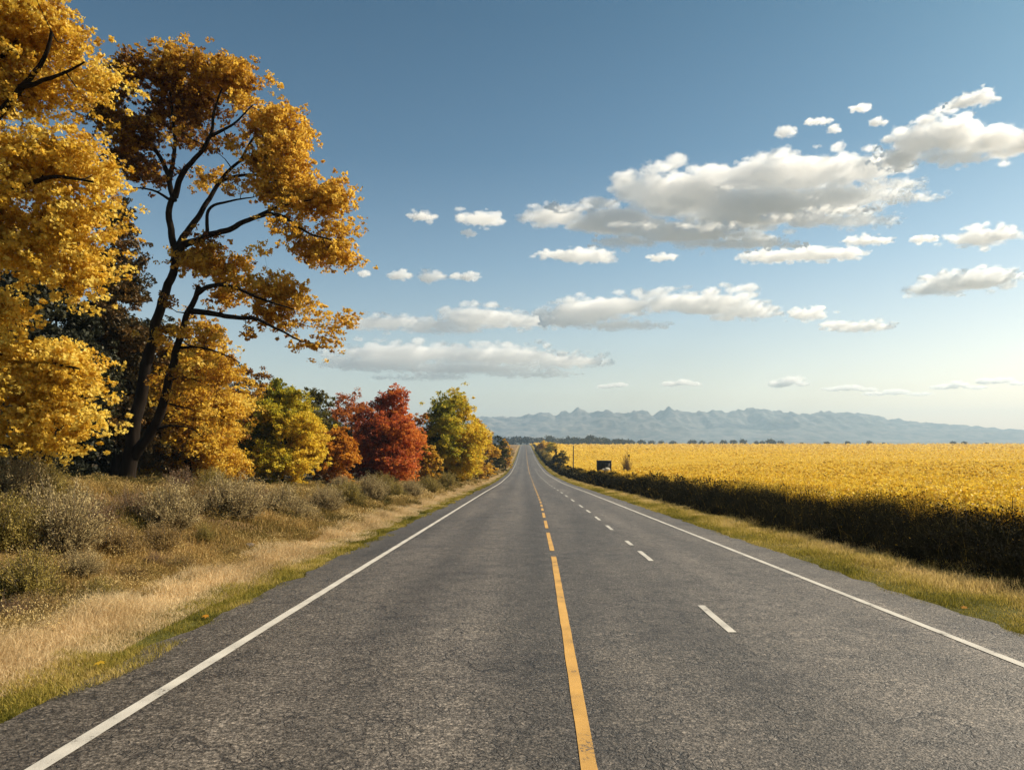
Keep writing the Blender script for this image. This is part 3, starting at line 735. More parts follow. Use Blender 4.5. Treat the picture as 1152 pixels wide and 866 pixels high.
# right roadside
simple_tree('amber roadside tree near the road crest, right of the road', 612, 496, 512, 8, 400, GOLD, 85, 200, 34, .62, (.1, .2), tint=.75, low=.0, cr=1.1)
simple_tree('yellow green roadside tree beside the amber one near the crest', 620, 497, 514, 7, 350, YELLOWGREEN, 86, 180, 34, .55, (.1, .2), tint=.72, low=.0, cr=.8)
simple_tree('narrow dark conifer right of the road at the field corner', 625, 504, 522, 4.2, 205, DARKGREEN, 87, 240, 36, .2, (.1, .1), 'conifer_tree', tall=True, tint=.3, low=.0, cr=.22)
simple_tree('round green shrub tree standing beside the narrow dark conifer', 632.5, 506, 523, 7, 200, OLIVE, 88, 240, 36, .22, (.1, .2), tint=.65, low=.0)

# ------------------------------------------------------------------ distant trees along the field edge
def far_tree(px, top, hw, Y, seed, label, group, mat=FARTREE, n=46):
    s = Y / F; r = np.random.default_rng(seed)
    x = (px - CX) * s; z0 = float(gz(x, Y, False)) - .3; H = EYE - (top - HY) * s - z0; W = hw * s
    base = np.array([x, Y, z0])
    root = link('distant_tree', None, None, base); tag(root, label, 'tree', group)
    t = Tubes(); t.add([[0, 0, 0], [r.normal() * .2, 0, H * .4], [r.normal() * .4, 0, H * .75]], [W * .07 + .1, W * .06 + .08, .06], 6)
    link('trunk', t.mesh('trunk', BARK), root)
    d = rand_dirs(n, r); C = d * np.array([W * .72, W * .72, H * .36]) * (.4 + .6 * r.random((n, 1))) + [0, 0, H * .56]
    P = np.repeat(C, 16, 0) + r.normal(size=(n * 16, 3)) * W * .15
    P[:, 2] = np.maximum(P[:, 2], .1)
    v, q = leaf_quads(P, np.full(len(P), max(.5, W * .26)), r, .3, .8)
    ti = np.repeat(np.clip(r.normal(.45, .2, n), 0, 1), 64)
    link('crown', mesh_np('crown', v, [q], mat, {'tint': ti}), root)

FG = 'dark treeline beyond the road crest'
r = np.random.default_rng(91)
k = 0
for px in np.arange(548, 712, 6.2):
    hwv = 4.5 + 4.5 * r.random(); top = np.interp(px, [548, 580, 610, 640, 655, 672, 690, 712], [491, 491, 493, 494, 491.5, 493, 495, 496]) + r.normal() * 1.3
    far_tree(px + r.normal() * 1.2, top, hwv, 1090 + r.random() * 110, 900 + k, 'dark tree in the unbroken treeline between the road crest and the mountains', FG)
    k += 1
singles = [(722, 496, 6), (733, 496.5, 5), (744, 496.3, 4), (757, 497, 5), (779, 496, 6), (790, 496.5, 5), (800, 497, 4), (814, 496, 5), (825, 495.5, 5), (836, 494.3, 5), (851, 496.8, 4), (858, 496.5, 4),
           (867, 495, 7), (878, 497, 5), (902, 497.6, 2.5), (930, 497.4, 4), (953, 496.6, 3.8), (978, 496.4, 4.2), (994, 498.2, 3), (1033, 497.6, 1.6), (1072, 497, 4.5), (1085, 496.6, 3.6), (1110, 498, 3)]
for i, (px, top, hw) in enumerate(singles):
    if px < 845: lab, g = 'small dark tree in the broken row along the far field edge', 'broken row of trees along the field edge'
    elif px < 885: lab, g = 'dark tree in the small clump right of the broken row', 'small clump on the field edge'
    elif px in (930, 953, 978): lab, g = {930: 'low round lone tree, leftmost of three on the field horizon', 953: 'lone tree, middle one of three on the field horizon', 978: 'widest lone tree, rightmost of three on the field horizon'}[px], None
    elif px in (1072, 1085): lab, g = 'tree of the close pair on the field horizon at far right', 'pair of trees at far right'
    else: lab, g = {902: 'tiny sapling on the horizon left of the three lone trees', 994: 'tiny low bush on the horizon right of the three lone trees', 1033: 'thin upright sapling alone on the field horizon', 1110: 'smallest tree at the far right end of the horizon'}[px], None
    far_tree(px, top, hw, 1215 + 25 * ((i * 7) % 5) / 5, 950 + i, lab, g, n=40 if hw > 3 else 24)

# ------------------------------------------------------------------ shrubs on the left bank
def shrub_mesh(seed, mat, stems=150, leaves=26, leaf=.05, dense=.5, upright=.55, axisw=.8):
    """unit shrub about 2 wide and 1.6 tall"""
    r = np.random.default_rng(seed); tb = Tubes(); PL = []; AX = []; T = []
    for k in range(stems):
        a = r.random() * 2 * np.pi; el = R(14 + 72 * r.random() ** .85); L = (.45 + .65 * r.random()) * (1.0 + upright * math.sin(el) * .7)
        d = np.array([math.cos(a) * math.cos(el), math.sin(a) * math.cos(el), math.sin(el)])
        b0 = np.array([math.cos(a), math.sin(a), 0]) * .25 * r.random()
        mid = b0 + d * L * .5 + r.normal(size=3) * .07; tip = b0 + d * L + np.array([0, 0, .12 * upright]) + r.normal(size=3) * .1
        ln = smooth_line([b0, mid, tip], 5)
        tb.add(ln, np.linspace(.016, .004, 5), 3)
        t = .3 + .7 * r.random(leaves) ** .8
        i = np.clip((t * 4).astype(int), 0, 3); f = (t * 4 - i)[:, None]
        p = ln[i] * (1 - f) + ln[i + 1] * f + r.normal(size=(leaves, 3)) * .06
        PL.append(p); AX.append(np.repeat((d * axisw + [0, 0, .3])[None], leaves, 0)); T.append(dense + r.normal() * .18 + r.normal(size=leaves) * .12 + (t - .6) * .35)
    P = np.concatenate(PL); P[:, 2] = np.maximum(P[:, 2], .03)
    v, q = leaf_quads(P, np.full(len(P), leaf), r, .3, .34, np.concatenate(AX))
    return mesh_np('foliage', v, [q], mat, {'tint': np.repeat(np.clip(np.concatenate(T), 0, 1), 4)}), tb.mesh('stems', BARK_PALE)

KINDS = {'sage': [shrub_mesh(s, SAGE, 230, 74, .066, .62) for s in (1, 2, 3)], 'olive': [shrub_mesh(s, OLIVEBUSH, 230, 70, .07, .58) for s in (4, 5, 6)],
         'tan': [shrub_mesh(s, GOLDBUSH, 210, 60, .066, .6, .4) for s in (7, 8, 9)], 'brown': [shrub_mesh(s, BROWNBUSH, 190, 34, .06, .5, .4) for s in (10, 11)]}
NAME = {'sage': 'sage_bush', 'olive': 'olive_bush', 'tan': 'tan_bush', 'brown': 'brown_bush'}
cnt = 0
def shrub(kind, px, basepy, rpx, label, group=None, tallk=1.0, Y=None):
    global cnt
    p = on_ground(px, basepy) if Y is None else np.array([(px - CX) * Y / F, Y, float(gz((px - CX) * Y / F, Y))])
    s = rpx * 1.08 * p[1] / F; tallk = tallk * 1.25
    fol, st = KINDS[kind][cnt % len(KINDS[kind])]; cnt += 1
    o = link(NAME[kind], None, None, p - [0, 0, .06 * s]); tag(o, label, 'bush', group)
    o.rotation_euler = (0, 0, cnt * 2.1); o.scale = (s, s, s * tallk)
    link('foliage', fol, o); link('stems', st, o)
shrub('sage', 70, 625, 40, 'large feathery grey-green bush, biggest one on the left bank', None, 1.05)
shrub('olive', 30, 672, 34, 'yellow-olive bush below and left of the biggest grey-green bush', None, .85)
shrub('olive', 2, 618, 34, 'green bush at the left edge beneath the golden maple', None, 1.0)
shrub('sage', 92, 648, 21, 'small silvery bush tucked under the right side of the biggest bush', None, .8)
shrub('sage', 192, 592, 32, 'grey bush just right of the twin-trunked tree base', None, .9)
shrub('brown', 150, 580, 24, 'brown twiggy bush right in front of the twin trunk base', None, .9)
shrub('sage', 262, 580, 34, 'wide grey bush below the spreading golden tree', None, .8)
shrub('tan', 132, 618, 26, 'rounded tan bush right of the biggest grey-green bush', None, .8)
shrub('tan', 182, 612, 22, 'golden tan bush below the grey bush by the twin trunks', None, .75)
shrub('olive', 230, 605, 11, 'small yellow-green bush alone on the tan slope', None, 1.0)
shrub('olive', 73, 690, 15, 'low dark olive bush at the edge of the pale dry grass', None, .6)
shrub('brown', 12, 700, 22, 'reddish brown bush at the left edge above the dry grass', None, .8)
shrub('sage', 20, 560, 30, 'pale grey bush at the left edge under the lowest maple leaves', None, .9)
shrub('brown', 108, 590, 22, 'brown bush left of the twin trunk base', None, .8)
shrub('tan', 150, 650, 18, 'low straw-coloured bush in the middle of the slope', None, .5)
shrub('tan', 262, 622, 14, 'low tan bush on the slope below the wide grey bush', None, .5)
shrub('sage', 318, 578, 24, 'grey bush under the rounded yellow green tree', None, .8)
shrub('sage', 338, 582, 17, 'small grey bush on the slope below the small orange tree', None, .8)
shrub('sage', 366, 572, 19, 'grey bush in front of the small orange tree trunk', None, .85)
shrub('olive', 392, 568, 16, 'dull green bush right of the small orange tree', None, .85)
shrub('sage', 417, 565, 17, 'dark grey bush in front of the red tree, left side', None, .9)
shrub('tan', 355, 592, 12, 'low tan bush nearest the dry grass below the orange tree', None, .6)
shrub('olive', 443, 560, 13, 'olive bush in front of the red tree trunk', None, .8)
shrub('sage', 462, 558, 13, 'grey bush in front of the red tree, right side', None, .8)
shrub('olive', 482, 555, 13, 'olive bush below the small golden tree', None, .8)
shrub('olive', 502, 549, 12, 'green bush under the dark side of the large round tree', None, .8)
shrub('olive', 520, 543, 11, 'green bush under the yellow side of the large round tree', None, .8)
shrub('sage', 535, 537, 10, 'grey-green bush below the golden tree at the row end', None, .8)
for px, py, rp in [(545, 532, 8), (553, 527, 7), (560, 522, 6), (566, 517, 5), (571, 513, 4), (574, 509, 3)]:
    shrub('sage' if px % 2 else 'olive', px, py, rp, 'small bush in the line following the left roadside to the crest', 'line of small bushes along the far left roadside', .9)
for i, (px, py, rp, kd) in enumerate([(50, 560, 26, 'olive'), (228, 570, 20, 'tan'), (290, 568, 18, 'brown'), (385, 556, 12, 'sage'), (430, 550, 12, 'olive'), (240, 556, 20, 'olive'), (205, 552, 20, 'brown')]):
    shrub(kd, px, py, rp, ['olive bush in shade below the golden maple', 'straw bush between the two big grey bushes', 'brown bush between wide grey bush and yellow green tree', 'grey bush in the shade behind the orange tree',
                           'olive bush in shade under the dark crimson tree', 'green bush at the foot of the spreading golden tree', 'brown twigs behind the grey bush by the twin trunks'][i], None, .8)
shrub('tan', 40, 695, 26, 'straw-coloured brush at lower left where bank meets dry grass', None, .7)
shrub('olive', 112, 672, 20, 'olive brush between the small silvery bush and the dry grass', None, .7)
shrub('tan', 205, 640, 17, 'tan brush halfway down the slope right of the golden tan bush', None, .65)
shrub('brown', 172, 632, 16, 'brown brush low on the slope among tan bushes', None, .65)
# right roadside weeds toward the crest
for px, py, rp in [(611, 512, 4), (616, 516, 4.5), (621, 521, 5), (606, 506, 3.5)]:
    shrub('olive', px, py, rp, 'small bush on the far bank between road and roadside trees', 'bushes on the far right bank', .9)

# ------------------------------------------------------------------ small things in and by the field
STALK = plain_mat('dry_stalk', (.022, .017, .011), (.07, .05, .025), 10., .9, .2)
def stalk(px, bpy_, tpy, Y, label, bendx=0., leaves=14):
    b = pxw(px, bpy_, Y); b[2] = float(gz(b[0], Y)) + .2; t = pxw(px + bendx, tpy, Y)
    r = np.random.default_rng(int(px))
    root = link('dry_stalk', None, None, b); tag(root, label, 'weed', 'dry stalks sticking out of the crop')
    tb = Tubes(); L = t - b; mid = L * .55 + [-bendx * Y / F * .35, 0, 0]
    ln = smooth_line([[0, 0, -.25], mid, L], 8); tb.add(ln, np.linspace(.016, .006, 8), 5)
    for k in range(7):
        s0 = ln[2 + k % 5]; d = rand_dirs(1, r)[0]; d[2] = abs(d[2]) + .3
        tb.add([s0, s0 + d * .07, s0 + d * .14 + [0, 0, .03]], [.006, .004, .002], 4)
    link('stem', tb.mesh('stem', STALK), root)
    P = ln[r.integers(3, 8, leaves)] + r.normal(size=(leaves, 3)) * .05
    v, q = leaf_quads(P, np.full(leaves, .09), r, .2, .4)
    link('leaves', mesh_np('leaves', v, [q], WEEDS, {'tint': np.full(len(v), .5)}), root)
stalk(970, 574, 556, 19, 'short dark stalk at the crop edge, leftmost of the dry stalks', 1)
stalk(1080, 574, 556, 18, 'curved dry stalk arching over the crop', -9, 8)
stalk(1087, 592, 578, 13.5, 'stubby dark stalk just below the curved stalk', 0, 20)
stalk(1107, 592, 577, 13.2, 'dark leafy stalk between the stubby and the tall stalks', 2, 22)
stalk(1139, 585, 559, 13.8, 'tallest straight dry stalk near the right edge', 0, 8)

def bushlet(px, basepy, rpx, label):
    shrub('brown', px, basepy, rpx, label, None, 2.6, Y=118)
DARKWOOD = plain_mat('dark_boards', (.010, .009, .008), (.026, .022, .019), 3., .8, .3, (8, 8, .6))
ROOFMAT = plain_mat('dark_roof_sheet', (.03, .028, .026), (.06, .055, .05), 3., .6, .2)
PALE = plain_mat('pale_stone', (.26, .24, .19), (.48, .44, .37), 4., .9, .4)
def boxes_mesh(name, bs, mat):
    v = []; f = []; n = 0
    for (x0, x1, y0, y1, z0, z1) in bs:
        v += [(x0, y0, z0), (x1, y0, z0), (x1, y1, z0), (x0, y1, z0), (x0, y0, z1), (x1, y0, z1), (x1, y1, z1), (x0, y1, z1)]
        f += [[n, n+3, n+2, n+1], [n+4, n+5, n+6, n+7], [n, n+1, n+5, n+4], [n+1, n+2, n+6, n+5], [n+2, n+3, n+7, n+6], [n+3, n, n+4, n+7]]; n += 8
    return mesh_np(name, np.array(v, float), [np.array(f)], mat)
def field_hut():
    Y = 120.; s = Y / F; a = pxw(672.5, 531, Y); w = 15.5 * s; top = pxw(0, 518, Y)[2]
    zb = float(gz(a[0], Y)); h = top - zb
    root = link('field_hut', None, None, (a[0], Y, zb)); tag(root, 'small dark box-like hut standing in the yellow crop', 'hut')
    planks = [(k * w / 9, (k + 1) * w / 9 - .015, -.02 - .012 * (k % 2), .05, .25, h - .06) for k in range(9)]
    link('front_wall', boxes_mesh('front_wall', planks, DARKWOOD), root)
    link('side_wall', boxes_mesh('side_wall', [(w - .06, w, .052, 2.0, .25, h - .06)], DARKWOOD), root)
    link('side_wall', boxes_mesh('side_wall', [(0, .06, .052, 2.0, .25, h - .06)], DARKWOOD), root)
    link('back_wall', boxes_mesh('back_wall', [(.062, w - .062, 1.94, 2.0, .25, h - .06)], DARKWOOD), root)
    link('roof', boxes_mesh('roof', [(-.1, w + .08, -.12, 2.1, h - .058, h)], ROOFMAT), root)
    for x in (.0, w - .16):
        for y in (.055, 1.8): link('post', boxes_mesh('post', [(x + .062, x + .16 - .064, y, y + .14, -.2, .4)], DARKWOOD), root)
    d = link('door', boxes_mesh('door', [(w * .55, w * .86, -.075, -.034, .3, h - .3)], plain_mat('door_boards', (.018, .016, .014), (.045, .04, .034), 4., .7, .3, (6, 6, .6))), root)
    link('handle', boxes_mesh('handle', [(w * .58, w * .60, -.10, -.077, h * .45, h * .55)], ROOFMAT), d)
    # pale boulders at its foot
    for k, (px, py, rr) in enumerate([(679, 529, .42), (683, 528.5, .55)]):
        p = pxw(px, py, Y - 1.4)
        rr2 = np.random.default_rng(k)
        import bmesh
        bm = bmesh.new(); bmesh.ops.create_icosphere(bm, subdivisions=3, radius=1.)
        for v in bm.verts:
            nn = float(fbm(np.array([v.co.x * 1.5 + k * 9 + v.co.z]), np.array([v.co.y * 1.5 + v.co.z * .6]), 3, 5)[0])
            v.co *= .75 + .5 * nn; v.co.z *= .75
        me = bpy.data.meshes.new('boulder'); bm.to_mesh(me); bm.free(); me.materials.append(PALE)
        o = link('boulder', me, None, (p[0], Y - 1.4, max(p[2], float(gz(p[0], Y - 1.4)) + .45))); o.scale = (rr, rr, rr)
        tag(o, ['smaller pale boulder at the foot of the dark hut', 'larger pale boulder at the right foot of the dark hut'][k], 'boulder')
field_hut()
def pole():
    Y = 165.; b = pxw(645, 527, Y); b[2] = float(gz(b[0], Y)); t = pxw(645, 500.8, Y); h = t[2] - b[2]
    root = link('utility_pole', None, None, b); tag(root, 'thin lone wooden pole with pale cap beside the field corner', 'pole')
    tb = Tubes(); tb.add([[0, 0, -.3], [0, 0, h * .5], [.02, 0, h - .15]], [.15, .13, .11], 8); link('shaft', tb.mesh('shaft', plain_mat('grey_pole', (.05, .042, .035), (.11, .09, .075), 4., .9, .3, (4, 4, .3))), root)
    tb = Tubes(); tb.add([[.02, 0, h - .16], [.02, 0, h - .02], [.02, 0, h + .02]], [.15, .15, .02], 8); link('cap', tb.mesh('cap', PALE), root)
pole()
bushlet(705, 533, 5, 'dark upright weed bush in the crop right of the hut')
def post():
    Y = 119.; b = pxw(707.5, 530, Y); b[2] = float(gz(b[0], Y)); h = pxw(0, 511.5, Y)[2] - b[2]
    root = link('thin_stake', None, None, b); tag(root, 'thin stake with small dark tip rising from the weed bush', 'stake')
    tb = Tubes(); tb.add([[0, 0, -.2], [.02, 0, h * .5], [.0, 0, h]], [.035, .03, .025], 6); link('shaft', tb.mesh('shaft', STALK), root)
    link('tip', boxes_mesh('tip', [(-.12, .14, -.06, .06, h - .35, h + .05)], STALK), root)
post()

# stray rock on the slope and fallen leaves at the asphalt edge
def rock():
    import bmesh
    p = on_ground(281, 618)
    bm = bmesh.new(); bmesh.ops.create_icosphere(bm, subdivisions=3, radius=1.)
    for v in bm.verts:
        nn = float(fbm(np.array([v.co.x * 1.3 + v.co.z + 4]), np.array([v.co.y * 1.3 + 2]), 3, 15)[0]); v.co *= .7 + .6 * nn; v.co.z *= .7
    me = bpy.data.meshes.new('rock'); bm.to_mesh(me); bm.free(); me.materials.append(BARK_PALE)
    o = link('rock', me, None, p + [0, 0, .12]); o.scale = (.09, .10, .08); tag(o, 'small rock showing on the tan slope below the grey bushes', 'rock')
rock()
for i, (px, py, s, lab) in enumerate([(232, 697, .12, 'curled orange leaf fallen on the left asphalt edge'), (112, 758, .12, 'golden leaf fallen in the green verge at lower left'), (1085, 693, .12, 'fallen leaf in the right verge grass')]):
    p = on_ground(px, py); rr = np.random.default_rng(i + 3)
    v, f, k = lobed_leaves(np.zeros((1, 3)), s, rr, 3.)
    o = link('fallen_leaf', mesh_np('fallen_leaf', v, [f], [ORANGE, GOLD, ORANGE][i], {'tint': np.full(len(v), .7)}), None, p + [0, 0, .06 if i == 0 else .12]); tag(o, lab, 'leaf', 'fallen leaves by the road')

# ------------------------------------------------------------------ mountains
def mountains():
    D = 5600.
    xs = np.linspace(-3800, 6200, 700); ys = np.linspace(4700, 6900, 150)
    X, Y = np.meshgrid(xs, ys)
    px = CX + X * F / D
    prof = np.interp(px, [-100, 300, 480, 550, 575, 600, 625, 650, 665, 682, 700, 722, 735, 752, 775, 800, 820, 845, 862, 880, 900, 925, 960, 985, 1010, 1050, 1080, 1110, 1152, 1300, 1500],
                     [22, 26, 27, 30, 30, 34, 33, 39, 36, 38, 35, 37, 34, 39, 35, 37, 36, 41, 38, 37, 33, 35, 35, 31, 27, 22, 21, 18, 14, 12, 10])
    jag = (1 - np.abs(2 * fbm(px / 15. + 40, px * 0, 4, 207) - 1)) ** 2
    jag2 = 1 - np.abs(2 * fbm(px / 46. + 11, px * 0, 5, 307) - 1)
    prof = prof * .96 + (2.3 * (jag2 - .6) + 1.5 * (jag - .5)) * np.clip(prof / 34, .3, 1)
    ridge = prof * D / F
    dy = (Y - D)
    env = np.where(dy < 0, np.clip(1 + dy / 850., 0, 1) ** 1.25, np.clip(1 - dy / 1300., 0, 1))
    n = 1 - np.abs(2 * fbm(X / 420. + 3, Y / 520., 5, 201) - 1); n2 = 1 - np.abs(2 * fbm(X / 130. + 3, Y / 240., 4, 211) - 1)
    Z = EYE + ridge * env * (.80 + .46 * (n - .5) * 2 * np.clip(1.2 - env, .3, 1) + .30 * (n2 - .5) + .14 * (fbm(X / 60., Y / 120., 3, 216) - .5) + .12)
    crest = Z.max(0); k9 = np.ones(9) / 9; crest_s = np.convolve(np.pad(crest, 4, 'edge'), k9, 'valid')
    Z = EYE + (Z - EYE) * ((prof[0] * D / F) / np.maximum(crest_s - EYE, 20))[None]
    Z = Z + (1 - env) * 25 * fbm(X / 600., Y / 300., 3, 220)
    Z = np.where(dy < -800, Z * sstep(-900, -700, dy), Z)
    # foothill fold in front
    fh = np.interp(px, [500, 560, 700, 800, 900, 1000, 1100, 1200], [9, 10, 14, 15, 16, 15, 11, 9]) * 5000 / F
    Z = np.maximum(Z, EYE + fh * np.exp(-((Y - 5050) / 160.) ** 2) * (.7 + .5 * fbm(X / 350., Y / 300., 3, 230)))
    m, nt, out = mat_new('mountain_rock')
    tc = N(nt, 'ShaderNodeTexCoord'); geo = N(nt, 'ShaderNodeNewGeometry')
    sz = N(nt, 'ShaderNodeSeparateXYZ', {0: tc.outputs['Object']})
    n1 = N(nt, 'ShaderNodeTexNoise', {'Vector': tc.outputs['Object'], 'Scale': .012, 'Detail': 8., 'Roughness': .65})
    hz = N(nt, 'ShaderNodeMapRange', {0: sz.outputs[2], 1: 120., 2: 420.})
    sn = N(nt, 'ShaderNodeMath', {0: hz.outputs[0], 1: n1.outputs[0]}, operation='MULTIPLY')
    rock = ramp(nt, n1.outputs[0], [(.38, (.02, .025, .028)), (.62, (.17, .15, .13))])
    c = mix(nt, ramp(nt, sn.outputs[0], [(.30, (0, 0, 0)), (.46, (.7, .7, .7))]), rock, (.75, .77, .8))
    p = N(nt, 'ShaderNodeBsdfPrincipled', {'Base Color': c, 'Roughness': .95, 'Specular IOR Level': .05})
    nt.links.new(p.outputs[0], out.inputs[0])
    tag(link('mountains', grid_mesh('mountains', X, Y, Z, m)), kind='structure')
mountains()

# ------------------------------------------------------------------ haze
def haze():
    m, nt, out = mat_new('haze_air')
    v = N(nt, 'ShaderNodeVolumePrincipled', {'Color': (.49, .69, .89, 1), 'Density': 1.6e-4, 'Anisotropy': .15})
    nt.links.new(v.outputs[0], out.inputs['Volume'])
    me = boxes_mesh('haze', [(-9200, 9200, -1500, 7200, -12, 325)], m)
    tag(link('haze', me), kind='stuff')
haze()

# ------------------------------------------------------------------ clouds
CLOUD_ALT = 900.
def cloud_mat():
    m, nt, out = mat_new('cloud_vapour')
    v = N(nt, 'ShaderNodeVolumeScatter', {'Color': (.997, .997, .998, 1), 'Density': 1., 'Anisotropy': .35})
    nt.links.new(v.outputs[0], out.inputs['Volume']); return m, v
cloud_mats = {}
def vapour(density, aniso=.4):
    key = round(math.log(density) * 5)
    if key not in cloud_mats:
        m, v = cloud_mat(); v.inputs['Density'].default_value = math.exp(key / 5); v.inputs['Anisotropy'].default_value = aniso; cloud_mats[key] = m
    return cloud_mats[key]

def puff_mesh(name, ells, vox, disp, s, mat):
    """union of ellipsoids, roughened by fractal displacement -> one closed skin"""
    import bmesh
    from mathutils import Matrix
    ico = bmesh.new(); bmesh.ops.create_icosphere(ico, subdivisions=2, radius=1.)
    iv = np.array([v.co for v in ico.verts]); fi = np.array([[v.index for v in f.verts] for f in ico.faces]); ico.free()
    V = np.concatenate([c + iv * r_ for c, r_ in ells]); Fc = np.concatenate([fi + k * len(iv) for k in range(len(ells))])
    me0 = mesh_np('cloud_lumps', V, [Fc])
    tmp = bpy.data.objects.new('cloud_lumps', me0); COL.objects.link(tmp)
    md = tmp.modifiers.new('r', 'REMESH'); md.mode = 'VOXEL'; md.voxel_size = vox
    for sc_, st in disp:
        tx = bpy.data.textures.new('puff', 'CLOUDS'); tx.noise_scale = sc_ * s; tx.noise_depth = 3; tx.noise_basis = 'BLENDER_ORIGINAL'
        d = tmp.modifiers.new('d', 'DISPLACE'); d.texture = tx; d.texture_coords = 'LOCAL'; d.strength = st * s; d.mid_level = .56
    dg = bpy.context.evaluated_depsgraph_get(); dg.update()
    me = bpy.data.meshes.new_from_object(tmp.evaluated_get(dg)); me.name = name
    bpy.data.objects.remove(tmp); bpy.data.meshes.remove(me0)
    me.materials.clear(); me.materials.append(mat)
    return me

def cloud(label, lumps, seed, group=None):
    """lumps: [(px, py, rx, ry)] half sizes in photo pixels, placed on the cloud layer"""
    r = np.random.default_rng(seed)
    pyc = np.mean([l[1] for l in lumps]); Y0 = CLOUD_ALT * F / (HY - pyc)
    s = Y0 / F
    c0 = pxw(np.mean([l[0] for l in lumps]), pyc, Y0)
    mn = min(l[3] for l in lumps); big = max(l[3] for l in lumps)
    outer = []; inner = []
    def ell(lst, x, y, dz, a, b, d):
        lst.append((pxw(x, y, Y0) + np.array([0, dz * s, 0]) - c0, np.array([a, d, b]) * s))
    for lump in lumps:
        (px, py, rx, ry), dz0 = lump[:4], (lump[4] if len(lump) > 4 else 0.)
        dep = min(rx, 3. * ry) * .8
        ell(outer, px, py, dz0, rx * .72, ry * .5, dep * .7)
        if ry > 12: ell(inner, px, py + ry * .05, dz0, rx * .62, ry * .36, dep * .62)
        k = int(14 + 13 * rx / ry)
        for _ in range(k):
            a = r.random() * 2 * np.pi; rad = .45 + .55 * r.random() ** .6
            q = ry * (.10 + .26 * r.random() ** 1.5) * (1.3 - .65 * rad) + .8
            yy = math.sin(a) * rad
            ell(outer, px + math.cos(a) * rx * rad * .96, py - yy * ry * (.86 if yy > 0 else .70), dz0 + r.normal() * dep * .35, q * (1.3 + 1.1 * r.random()), q * .85, q * 1.5)
    vox = max(.55, min(1.3, mn * .07)) * s
    m1 = max(2.2, mn * .55)
    mfp = min(max(2.6, big * .40), 5.5)
    bd = min(big, 15.) * (1.5 if big < 9 else 1.)
    disp = [(bd * 1.1, .28 * bd), (bd * .5, .27 * bd), (max(bd * .22, 1.4), .21 * bd), (max(bd * .1, 1.0), .12 * bd)]
    o = link('cloud', puff_mesh('cloud', outer, vox, disp, s, vapour(.38 / (mfp * s))), None, c0)
    link('veil', puff_mesh('veil', [(c, r_ * 1.04 + .5 * s) for c, r_ in outer], vox * 1.1, [(a_ * .8, b_ * 1.7) for a_, b_ in disp], s, vapour(.15 / (mfp * s))), o)
    link('wisps', puff_mesh('wisps', [(c, r_ * np.array([1.12, 1.1, 1.0]) + .7 * s) for c, r_ in outer], vox * 1.2, [(a_ * .7, b_ * 2.3) for a_, b_ in disp], s, vapour(.05 / (mfp * s))), o)
    if inner and big > 12: link('core', puff_mesh('core', inner, vox * 1.3, [(a_, b_ * .9) for a_, b_ in disp[:3]], s, vapour(.15 / (mfp * s))), o)
    tag(o, label, 'cloud', group)

cloud('long grey-bellied cloud, the largest in the sky', [(625, 243, 46, 14), (690, 250, 60, 24), (720, 215, 36, 22), (770, 220, 80, 36), (770, 262, 80, 16), (850, 235, 90, 34), (850, 200, 70, 20), (900, 195, 70, 26), (930, 225, 80, 20), (970, 190, 50, 22), (985, 220, 45, 10), (960, 248, 60, 9), (700, 272, 40, 8), (830, 274, 80, 9), (740, 190, 20, 8), (640, 257, 30, 5, -70), (700, 277, 30, 4.5, -80), (775, 283, 36, 4.5, -90), (862, 270, 36, 5, -80), (915, 259, 40, 5, -70), (1000, 240, 34, 6, -50), (990, 222, 34, 7, -40)], 101)
cloud('tall cloud with grey centre joining the largest cloud at upper right', [(1030, 160, 36, 22), (1070, 150, 50, 24), (1115, 158, 50, 20), (1160, 160, 40, 20), (1010, 180, 26, 14), (1075, 178, 40, 10)], 2)
cloud('small bright cloud above the upper right cloud', [(1098, 112, 22, 11), (1082, 116, 14, 6), (1110, 108, 10, 8)], 3)
WISP = 'cloud wisps above the largest cloud'
cloud('tiny white puff leftmost of the wisps above the largest cloud', [(884, 149, 10, 7)], 4, WISP)
cloud('thin arched wisp right of the leftmost wisp', [(920, 137, 15, 4), (938, 146, 7, 5)], 5, WISP)
cloud('flat little wisp, topmost of the wisps above the largest cloud', [(968, 122, 12, 4)], 6, WISP)
cloud('ragged little wisp closest to the largest cloud top', [(988, 138, 9, 6)], 7, WISP)
cloud('small flat cloud between the largest cloud and tall tree, leftmost', [(476, 244, 17, 6)], 8)
cloud('white puffy cloud touching the left tip of the largest cloud', [(542, 247, 30, 9), (528, 263, 9, 4)], 9)
cloud('flat white cloud below the left end of the largest cloud', [(647, 287, 50, 9), (665, 292, 32, 5)], 10)
cloud('small ragged cloud right of the flat white cloud', [(745, 290, 18, 5)], 11)
cloud('long flat white cloud under the right end of the largest cloud', [(905, 287, 76, 9), (860, 290, 34, 7), (940, 284, 36, 7)], 12)
cloud('small cloud above the long flat white cloud', [(977, 271, 32, 6)], 13)
cloud('tiny cloud left of the bright cloud at the right edge', [(1040, 269, 15, 5)], 14)
cloud('bright flat cloud near right edge, upper of two', [(1105, 267, 42, 13), (1125, 262, 24, 9)], 15)
cloud('grey-bellied oval cloud near right edge, lower of two', [(1085, 318, 62, 16), (1110, 310, 42, 12), (1045, 326, 32, 8)], 16)
PUFF = 'row of small puffs right of the twin-trunked tree'
